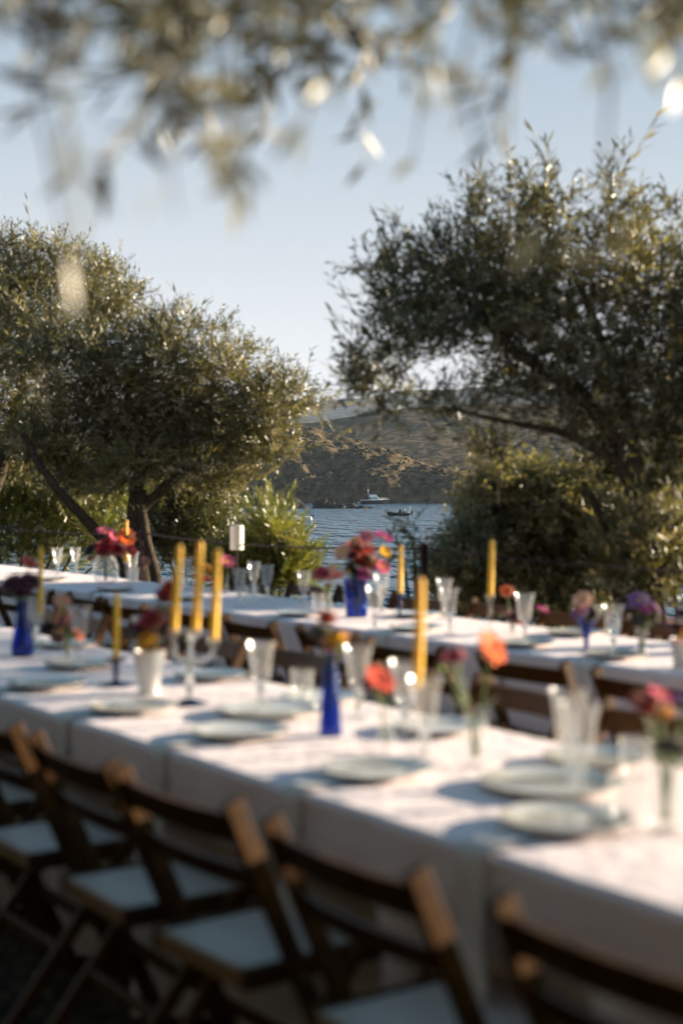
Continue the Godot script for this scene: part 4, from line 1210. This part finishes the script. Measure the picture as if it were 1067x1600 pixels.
func posy(called: String, label: String, at: Vector3, mouth: float, blooms: Array, sd: int, leaves := 5) -> void:
	var o := thing(called, label, "flowers", at, 0.0)
	var r := RandomNumberGenerator.new()
	r.seed = sd
	for b in blooms:
		var z := r.randf_range(0.02, 0.055) if b[3] < mouth + 0.05 else r.randf_range(-0.03, 0.04)
		var p := Vector3(b[2], b[3], z)
		var face := Vector3(b[2] * 4.0 + r.randf_range(-0.4, 0.6), 0.55 + r.randf() * 0.5, 0.55 + r.randf_range(-0.4, 0.5)).normalized()
		if b[0] == "g": face = Vector3(r.randf_range(-0.4, 0.2), 1, 0.2).normalized()
		var n := put("bloom", bloom_mesh(b[0], r.randi() % 3), mats[b[1]], o, p)
		var x := face.cross(Vector3(0.3, 0.1, 1)).normalized()
		var k: float = b[4] * 1.28
		n.basis = Basis(x, face, x.cross(face)).scaled_local(Vector3(k, k * 0.9, k))
		var g := Geo.new()
		if b[0] == "c":
			g.lathe([Vector2(0.22, -0.02), Vector2(0.23, 0.08), Vector2(0.15, 0.15), Vector2(0.01, 0.17)], 10)
			put("flower_centre", g.mesh(), mats.wine if b[1] in ["coral", "red", "orange", "rust"] else mats.yellow, n)
			g = Geo.new()
		var low := Vector3(r.randf_range(-0.008, 0.008), minf(0.02, mouth * 0.2), r.randf_range(-0.008, 0.008))
		var lip := Vector3(clampf(b[2], -0.012, 0.012), mouth, clampf(z, -0.01, 0.01))
		if b[3] > mouth:
			g.tube([low, lip, lip.lerp(p, 0.6) + Vector3(0, 0.01, 0), p - face * k * 0.05], [0.0028, 0.0028, 0.0026, 0.0024], 6)
		else:
			g.tube([low, lip, (lip + p) / 2 + Vector3(0, 0.03, 0), p], [0.0028, 0.0028, 0.0026, 0.0024], 6)
		put("stem", g.mesh(), mats.stem, o)
	for i in leaves:
		var g := Geo.new()
		var a := r.randf() * TAU
		var d := Vector3(cos(a), r.randf_range(0.3, 1.2), sin(a)).normalized()
		leaf_mesh(g, Vector3(cos(a) * 0.008, mouth - 0.004, sin(a) * 0.008), d, Vector3.UP, r.randf_range(0.05, 0.09), r.randf_range(0.018, 0.03))
		put("leaf", g.mesh(), mats.stem, o)

func vase(called: String, label: String, category: String, at: Vector3, profile_: Array, mat: Material, seg := 28, ribs := 0, depth := 0.0) -> void:
	var g := Geo.new()
	g.lathe(profile_, seg, ribs, depth, 0.004, 1.0)
	var o := put(numbered(called), g.mesh(), mat, self, at)
	tag(o, label, category)

func hollow(outer: Array, wall := 0.003) -> Array:
	var p := [Vector2(0.001, 0.0)]
	for q in outer: p.append(q)
	for i in range(outer.size() - 1, -1, -1):
		p.append(Vector2(maxf(outer[i].x - wall, 0.001), maxf(outer[i].y, wall * 1.5)))
	p.append(Vector2(0.001, wall * 1.5))
	return p

func build_flowers() -> void:
	var at: Vector3
	# near table, left to right
	at = P(5.268, 2.156, TOP)
	vase("blue_bottle", "tall cobalt blue glass bottle at the left edge of the near table", "vase", at, hollow([Vector2(0.040, 0.0), Vector2(0.045, 0.02), Vector2(0.044, 0.06), Vector2(0.030, 0.12), Vector2(0.022, 0.17), Vector2(0.021, 0.21), Vector2(0.024, 0.215)]), mats.cobalt)
	posy("flower_bunch", "wine-red dahlias in the tall blue bottle at the left edge", at, 0.215, [["d","wine",-0.032,0.278,0.042], ["d","wine",0.032,0.285,0.045], ["r","wine",0.012,0.238,0.032], ["c","rust",0.022,0.363,0.032]], 51)
	at = P(5.032, 2.239, TOP)
	vase("bud_vase", "small clear bud vase behind the leftmost plates", "vase", at, hollow([Vector2(0.02, 0.0), Vector2(0.024, 0.02), Vector2(0.012, 0.055), Vector2(0.011, 0.075), Vector2(0.014, 0.08)], 0.002), mats.thin_glass)
	posy("flower_bunch", "dusty pink and peach posy in the small clear bud vase at left", at, 0.08, [["r","dusty",0.000,0.139,0.034], ["r","peach",0.037,0.090,0.032], ["c","peach",-0.019,0.229,0.027], ["r","black",-0.066,0.114,0.032], ["r","peach",-0.005,0.212,0.022], ["r","dusty",-0.032,0.078,0.027]], 52, 8)
	at = P(4.05, 2.081, TOP)
	vase("flower_cup", "white ribbed footed cup vase left of the candelabra", "vase", at, hollow([Vector2(0.034, 0.0), Vector2(0.034, 0.008), Vector2(0.030, 0.014), Vector2(0.034, 0.04), Vector2(0.047, 0.10), Vector2(0.052, 0.14)], 0.004), mats.milk, 48, 16, 0.02)
	posy("flower_bunch", "yellow ranunculus with red and wine dahlias in the white ribbed cup", at, 0.14, [["r","yellow",0.004,0.160,0.039], ["d","red",0.014,0.234,0.041], ["d","wine",-0.022,0.203,0.032], ["d","wine",0.051,0.203,0.035], ["r","rust",0.059,0.305,0.035], ["d","black",-0.043,0.193,0.026], ["r","coral",0.071,0.339,0.026], ["c","violet",0.043,0.325,0.020], ["d","wine",0.035,0.254,0.030]], 53, 8)
	at = P(3.093, 2.122, TOP)
	vase("cone_vase", "tall cobalt blue tapering vase in the middle of the near table", "vase", at, hollow([Vector2(0.031, 0.0), Vector2(0.031, 0.006), Vector2(0.026, 0.08), Vector2(0.018, 0.17), Vector2(0.013, 0.212), Vector2(0.016, 0.218)]), mats.cobalt)
	posy("flower_bunch", "yellow ranunculus, coral bloom and dark dahlia in the blue tapering vase", at, 0.218, [["r","yellow",0.019,0.245,0.035], ["r","coral",-0.010,0.307,0.025], ["d","black",-0.029,0.270,0.029], ["d","wine",-0.014,0.236,0.020]], 54, 3)
	at = P(2.832, 2.112, TOP)
	vase("bud_vase", "slim clear bud vase between cone vase and ribbed goblet", "vase", at, hollow([Vector2(0.022, 0.0), Vector2(0.025, 0.03), Vector2(0.012, 0.07), Vector2(0.010, 0.10), Vector2(0.015, 0.108)], 0.002), mats.thin_glass)
	posy("flower_bunch", "coral-red bloom in the slim bud vase right of the blue cone vase", at, 0.108, [["c","coral",-0.019,0.181,0.035], ["r","rust",-0.040,0.162,0.021]], 55, 2)
	at = P(2.555, 2.166, TOP)
	vase("stem_vase", "clear cylindrical vase full of thick green stems near the middle", "vase", at, hollow([Vector2(0.026, 0.0), Vector2(0.028, 0.01), Vector2(0.027, 0.07), Vector2(0.029, 0.125)], 0.002), mats.thin_glass)
	posy("flower_bunch", "orange and pink blooms with green buds on long curved stems", at, 0.125, [["r","pink",-0.047,0.252,0.027], ["c","orange",0.033,0.282,0.035], ["g","bud",-0.080,0.222,0.020], ["g","bud",-0.041,0.213,0.021], ["r","pink",-0.069,0.243,0.017]], 56, 4)
	at = P(1.86, 2.051, TOP)
	vase("flower_vase", "clear ribbed glass vase at the right edge of the near table", "vase", at, hollow([Vector2(0.034, 0.0), Vector2(0.038, 0.02), Vector2(0.040, 0.06), Vector2(0.036, 0.11), Vector2(0.042, 0.14)], 0.003), mats.glass, 40, 10, 0.03)
	posy("flower_bunch", "black dahlia with yellow, coral and pink blooms at the right edge", at, 0.14, [["d","black",0.001,0.163,0.028], ["r","yellow",-0.006,0.216,0.023], ["r","coral",-0.041,0.233,0.022], ["c","pink",-0.019,0.260,0.021], ["r","peach",-0.029,0.219,0.017], ["d","wine",0.029,0.156,0.022], ["c","violet",0.024,0.253,0.021], ["r","coral",-0.056,0.245,0.016]], 57, 9)
	# far table, left to right
	at = P(9.05, 4.313, TOP)
	vase("flower_bowl", "round clear glass bowl vase on the far table at left", "vase", at, hollow([Vector2(0.05, 0.0), Vector2(0.075, 0.02), Vector2(0.092, 0.07), Vector2(0.090, 0.12), Vector2(0.072, 0.165), Vector2(0.06, 0.18), Vector2(0.064, 0.19)], 0.003), mats.glass, 40, 14, 0.015)
	posy("flower_bunch", "big bunch of red, pink and orange blooms in the round glass bowl", at, 0.19, [["d","red",-0.058,0.245,0.053], ["d","red",0.022,0.263,0.058], ["d","red",0.093,0.236,0.053], ["d","red",-0.009,0.218,0.049], ["c","pink",0.000,0.361,0.053], ["c","orange",0.142,0.316,0.058], ["r","black",-0.085,0.218,0.045], ["c","pink",0.058,0.325,0.040], ["r","peach",0.280,0.147,0.036], ["r","peach",-0.093,0.165,0.027], ["d","red",0.183,0.227,0.040], ["r","coral",0.080,0.307,0.036]], 58, 12)
	for q in [[7.824, 4.40, "red", "low red bloom right of the candelabra candles", "", 0.06], [7.88, 4.45, "yellow", "single yellow bloom seen between the candelabra candles", "", 0.09], [7.705, 4.50, "pink", "single pink cosmos on a tall stem below the white lantern", "", 0.10]]:
		at = P(q[0], q[1], TOP)
		vase("bud_vase", "tiny clear bud vase holding the " + q[2] + " bloom near the candelabra candles", "vase", at, hollow([Vector2(0.018, 0.0), Vector2(0.02, 0.02), Vector2(0.009, q[5] * 0.6), Vector2(0.012, q[5])], 0.002), mats.thin_glass)
		posy("flower", q[3], at, q[5], ([["r", "red", 0.008, 0.077, 0.041]] if q[2] == "red" else [["r", "yellow", -0.004, 0.146, 0.037]] if q[2] == "yellow" else [["c", "pink", 0.0, 0.199, 0.045]]), 60 + int(q[5] * 100), 1)
	at = P(6.273, 4.291, TOP)
	vase("bud_vase", "small clear bud vase left of the big blue bouquet vase", "vase", at, hollow([Vector2(0.022, 0.0), Vector2(0.025, 0.03), Vector2(0.012, 0.08), Vector2(0.016, 0.11)], 0.002), mats.thin_glass)
	posy("flower_bunch", "two red gerberas left of the big bouquet", at, 0.11, [["c","red",-0.017,0.198,0.065], ["c","red",0.024,0.188,0.051]], 64, 3)
	at = P(5.907, 4.214, TOP)
	vase("bouquet_vase", "wide cobalt blue vase under the big bouquet on the far table", "vase", at, hollow([Vector2(0.052, 0.0), Vector2(0.055, 0.01), Vector2(0.060, 0.10), Vector2(0.066, 0.195)], 0.004), mats.cobalt)
	posy("bouquet", "big loose bouquet of rust dahlias and pink, magenta and yellow blooms", at, 0.195, [["c","pink",0.056,0.412,0.036], ["c","magenta",0.137,0.408,0.042], ["c","peach",-0.072,0.333,0.042], ["c","coral",-0.023,0.346,0.036], ["d","rust",0.029,0.346,0.059], ["d","rust",0.049,0.281,0.056], ["d","black",-0.003,0.235,0.059], ["c","yellow",0.144,0.333,0.029], ["r","yellow",0.088,0.265,0.033], ["c","pink",0.131,0.255,0.036], ["d","magenta",0.042,0.219,0.036], ["c","coral",-0.069,0.314,0.036], ["r","wine",-0.016,0.294,0.039], ["c","peach",-0.003,0.389,0.026], ["r","yellow",-0.046,0.232,0.023]], 65, 16)
	at = P(4.823, 4.303, TOP)
	vase("bud_vase", "low clear bud vase beside the goblet right of the silvery candle holder", "vase", at, hollow([Vector2(0.022, 0.0), Vector2(0.026, 0.02), Vector2(0.016, 0.05), Vector2(0.018, 0.06)], 0.002), mats.thin_glass)
	posy("flower_bunch", "dark red dahlia with small orange and magenta blooms on the far table", at, 0.06, [["d","wine",0.000,0.069,0.043], ["c","orange",-0.023,0.191,0.029], ["c","magenta",0.133,0.110,0.026], ["d","red",0.023,0.052,0.029]], 66, 3)
	at = P(4.103, 4.055, TOP)
	vase("flared_vase", "flared cobalt blue stemmed vase at the right of the far table", "vase", at, hollow([Vector2(0.028, 0.0), Vector2(0.028, 0.004), Vector2(0.009, 0.014), Vector2(0.010, 0.05), Vector2(0.022, 0.09), Vector2(0.038, 0.14), Vector2(0.046, 0.15)], 0.003), mats.cobalt)
	posy("flower_bunch", "peach and violet blooms in the flared blue vase", at, 0.15, [["c","peach",-0.020,0.212,0.033], ["c","violet",-0.033,0.159,0.031], ["d","black",0.015,0.156,0.036], ["c","magenta",-0.010,0.177,0.020]], 67, 3)
	at = P(3.869, 4.124, TOP)
	vase("flower_vase", "clear narrow glass vase at the right of the far table", "vase", at, hollow([Vector2(0.026, 0.0), Vector2(0.030, 0.02), Vector2(0.020, 0.07), Vector2(0.026, 0.11)], 0.002), mats.thin_glass)
	posy("flower_bunch", "violet blooms and black dahlia in the narrow clear vase at right", at, 0.11, [["d","black",-0.032,0.134,0.037], ["c","violet",-0.012,0.219,0.037], ["c","violet",0.057,0.184,0.032], ["c","magenta",0.012,0.194,0.027], ["d","wine",0.082,0.115,0.035], ["c","violet",-0.042,0.199,0.022]], 68, 4)
	at = P(3.531, 3.98, TOP)
	vase("flower_cup", "white cup vase at the right edge of the far table", "vase", at, hollow([Vector2(0.036, 0.0), Vector2(0.036, 0.008), Vector2(0.040, 0.05), Vector2(0.048, 0.11)], 0.004), mats.milk, 48, 16, 0.02)
	posy("flower_bunch", "yellow ranunculus and wine dahlias in the white cup at right edge", at, 0.11, [["r","yellow",-0.019,0.128,0.035], ["d","wine",0.005,0.193,0.030], ["d","wine",-0.046,0.156,0.030], ["d","red",0.014,0.156,0.028]], 69, 5)


# ------------------------------------------------------------------ olive branch over the camera
func build_overhead() -> void:
	var o := thing("olive_tree", "olive tree over the camera, its hanging sprays blurred along the top", "tree", Vector3(1.9, 0, 1.1))
	var w := func(x: float, y: float, z: float) -> Vector3: return Vector3(x - 1.9, y, z - 1.1)
	limb(o, "trunk", [w.call(1.9, -0.1, 1.1), w.call(1.85, 0.7, 1.1), w.call(1.75, 1.4, 1.0), w.call(1.6, 2.0, 0.8)], 0.13, 0.08, 71)
	limb(o, "limb", [w.call(1.6, 2.0, 0.8), w.call(1.1, 2.3, 0.0), w.call(0.5, 2.35, -0.9), w.call(-0.2, 2.3, -1.6), w.call(-0.7, 2.2, -1.9)], 0.07, 0.015, 72)
	limb(o, "limb", [w.call(1.1, 2.3, 0.0), w.call(0.95, 2.35, -0.8), w.call(0.6, 2.15, -1.6)], 0.04, 0.01, 73)
	limb(o, "limb", [w.call(1.6, 2.0, 0.8), w.call(1.0, 2.7, 1.0), w.call(-0.2, 3.0, 1.1), w.call(-1.3, 3.1, 0.6)], 0.06, 0.015, 74)
	limb(o, "limb", [w.call(1.6, 2.0, 0.8), w.call(1.3, 2.7, -0.2), w.call(0.4, 3.1, -1.2), w.call(-0.8, 3.2, -1.9)], 0.06, 0.015, 75)
	foliage(o, "olive", [[-1.2, 2.9, 0.3, 1.0, 0.35, 0.9], [-1.4, 2.95, -0.8, 0.9, 0.35, 0.9], [-2.6, 2.95, -0.2, 1.0, 0.35, 1.0], [-2.5, 3.0, -1.5, 0.9, 0.3, 0.8], [-0.2, 2.9, -0.9, 0.9, 0.35, 0.8], [-1.3, 3.0, -2.3, 1.0, 0.25, 0.6], [0.2, 2.8, 0.6, 0.9, 0.4, 0.9], [-3.6, 2.9, -1.0, 1.0, 0.4, 1.0], [-2.2, 2.9, 1.2, 1.3, 0.4, 1.0], [-3.8, 3.05, -2.4, 1.0, 0.3, 0.7]], 5200, [Color(0.085, 0.088, 0.045), Color(0.06, 0.066, 0.034), Color(0.13, 0.125, 0.08)], 79)
	foliage(o, "olive", [[-2.110, 2.098, -3.100, 0.081, 0.054, 0.200], [-2.073, 2.047, -3.200, 0.066, 0.066, 0.200], [-2.040, 1.900, -3.000, 0.030, 0.043, 0.200], [-2.125, 1.969, -3.000, 0.038, 0.047, 0.200], [-1.973, 2.118, -3.300, 0.059, 0.054, 0.200], [-2.353, 2.111, -3.100, 0.045, 0.027, 0.200], [-1.873, 2.187, -3.400, 0.062, 0.047, 0.200], [-1.804, 2.093, -3.100, 0.054, 0.041, 0.200], [-1.707, 2.192, -3.400, 0.062, 0.047, 0.200], [-1.606, 2.102, -3.100, 0.063, 0.041, 0.200], [-1.516, 2.089, -3.100, 0.054, 0.041, 0.200], [-1.458, 2.028, -3.000, 0.034, 0.047, 0.200], [-2.200, 2.111, -3.100, 0.045, 0.032, 0.200]], 62, [Color(0.09, 0.080, 0.038), Color(0.20, 0.185, 0.13), Color(0.06, 0.054, 0.026), Color(0.30, 0.28, 0.21), Color(0.075, 0.066, 0.03)], 78, 1.0, -0.15, mats.spray_leaf)
	var r := RandomNumberGenerator.new()
	r.seed = 77
	var forms := []
	for k in 4:
		var g := Geo.new()
		leaf_mesh(g, Vector3.ZERO, Vector3.UP, Vector3(0.3, 0, 1), 0.050 + k * 0.006, 0.014 + k * 0.0015)
		forms.append(g.mesh())
	var tones := []
	for c in [[0.15, 0.135, 0.07], [0.20, 0.185, 0.12], [0.085, 0.08, 0.04], [0.27, 0.25, 0.18]]:
		var m := plainm(lin(c[0], c[1], c[2]), 0.4)
		m.backlight_enabled = true; m.backlight = Color(0.4, 0.4, 0.33)
		tones.append(m)
	# each spray: where it leaves the limbs, where it ends, how many leaves
	for s in [[-0.37, 1.96, -1.50, -0.31, 1.88, -1.50, 14, 0, 0.00], [-0.39, 2.02, -1.70, -0.32, 1.94, -1.70, 6, 0, 0.00], [-0.19, 1.85, -1.20, -0.19, 1.75, -1.20, 5, 0, 0.00], [-0.22, 1.99, -1.60, -0.19, 1.84, -1.50, 14, 0, 0.00], [-0.16, 1.96, -1.50, -0.17, 1.78, -1.50, 18, 0, 0.00], [-0.16, 2.03, -1.70, -0.15, 1.77, -1.60, 20, 0, 0.00], [-0.10, 1.96, -1.50, -0.10, 1.71, -1.50, 22, 0, 0.00], [-0.08, 2.07, -1.80, -0.13, 1.74, -1.70, 18, 0, 0.00], [-0.07, 1.99, -1.60, -0.04, 1.77, -1.50, 16, 0, 0.00], [-0.02, 1.99, -1.60, 0.00, 1.82, -1.60, 12, 0, 0.00], [0.02, 1.96, -1.50, 0.07, 1.83, -1.50, 13, 0, 0.00], [0.06, 1.99, -1.60, 0.13, 1.85, -1.60, 13, 0, 0.00], [0.13, 2.03, -1.70, 0.19, 1.90, -1.70, 8, 0, 0.00], [0.17, 1.96, -1.50, 0.23, 1.86, -1.50, 13, 0, 0.00], [0.23, 1.99, -1.60, 0.29, 1.82, -1.50, 9, 0, 0.00], [0.29, 1.99, -1.60, 0.34, 1.88, -1.60, 13, 0, 0.00], [0.33, 1.96, -1.50, 0.36, 1.81, -1.50, 13, 0, 0.00], [0.40, 1.99, -1.60, 0.39, 1.84, -1.60, 8, 0, 0.00], [-0.20, 1.79, -1.05, -0.19, 1.63, -1.05, 6, 0, 0.00], [0.26, 2.22, -2.20, 0.26, 1.93, -2.20, 4, 0, 0.00], [0.11, 2.14, -2.00, 0.10, 1.85, -2.00, 4, 0, 0.00], [-0.15, 1.88, -1.30, -0.15, 1.65, -1.30, 5, 0, 0.00], [0.24, 1.96, -1.50, 0.25, 1.61, -1.40, 2, 1, 0.90], [-0.29, 1.96, -1.50, -0.26, 1.60, -1.40, 1, 1, 0.90], [0.16, 1.96, -1.50, 0.17, 1.61, -1.40, 1, 1, 0.95], [-0.20, 2.11, -1.90, -0.24, 1.94, -1.90, 10, 0, 0.00], [-0.11, 2.11, -1.90, -0.15, 1.83, -1.80, 14, 0, 0.00]]:
		var a := Vector3(s[0], s[1], s[2])
		var b := Vector3(s[3], s[4], s[5])
		var mid := (a + b) / 2 + Vector3(r.randf_range(-0.05, 0.05), 0.03, r.randf_range(-0.05, 0.05))
		var g := Geo.new()
		g.tube([a - o.position, mid - o.position, b - o.position], [0.004, 0.0025, 0.001], 5)
		var tw := put("twig", g.mesh(), mats.bark, o)
		for k in int(s[6]):
			var f: float = s[8] + (1.0 - s[8]) * (k + r.randf()) / s[6]
			var p := a.lerp(mid, f * 2) if f < 0.5 else mid.lerp(b, f * 2 - 1)
			var dir := ((b - a).normalized() * 0.5 + Vector3(r.randfn(), r.randfn(), r.randfn()) * 0.7).normalized()
			var x := dir.cross(Vector3(r.randfn(), r.randfn(), r.randfn())).normalized()
			var l := put("leaf", forms[r.randi() % 4], tones[r.randi() % 4 if s[7] == 0 else 0], o)
			l.transform = Transform3D(Basis(x, dir, x.cross(dir)), p - o.position)
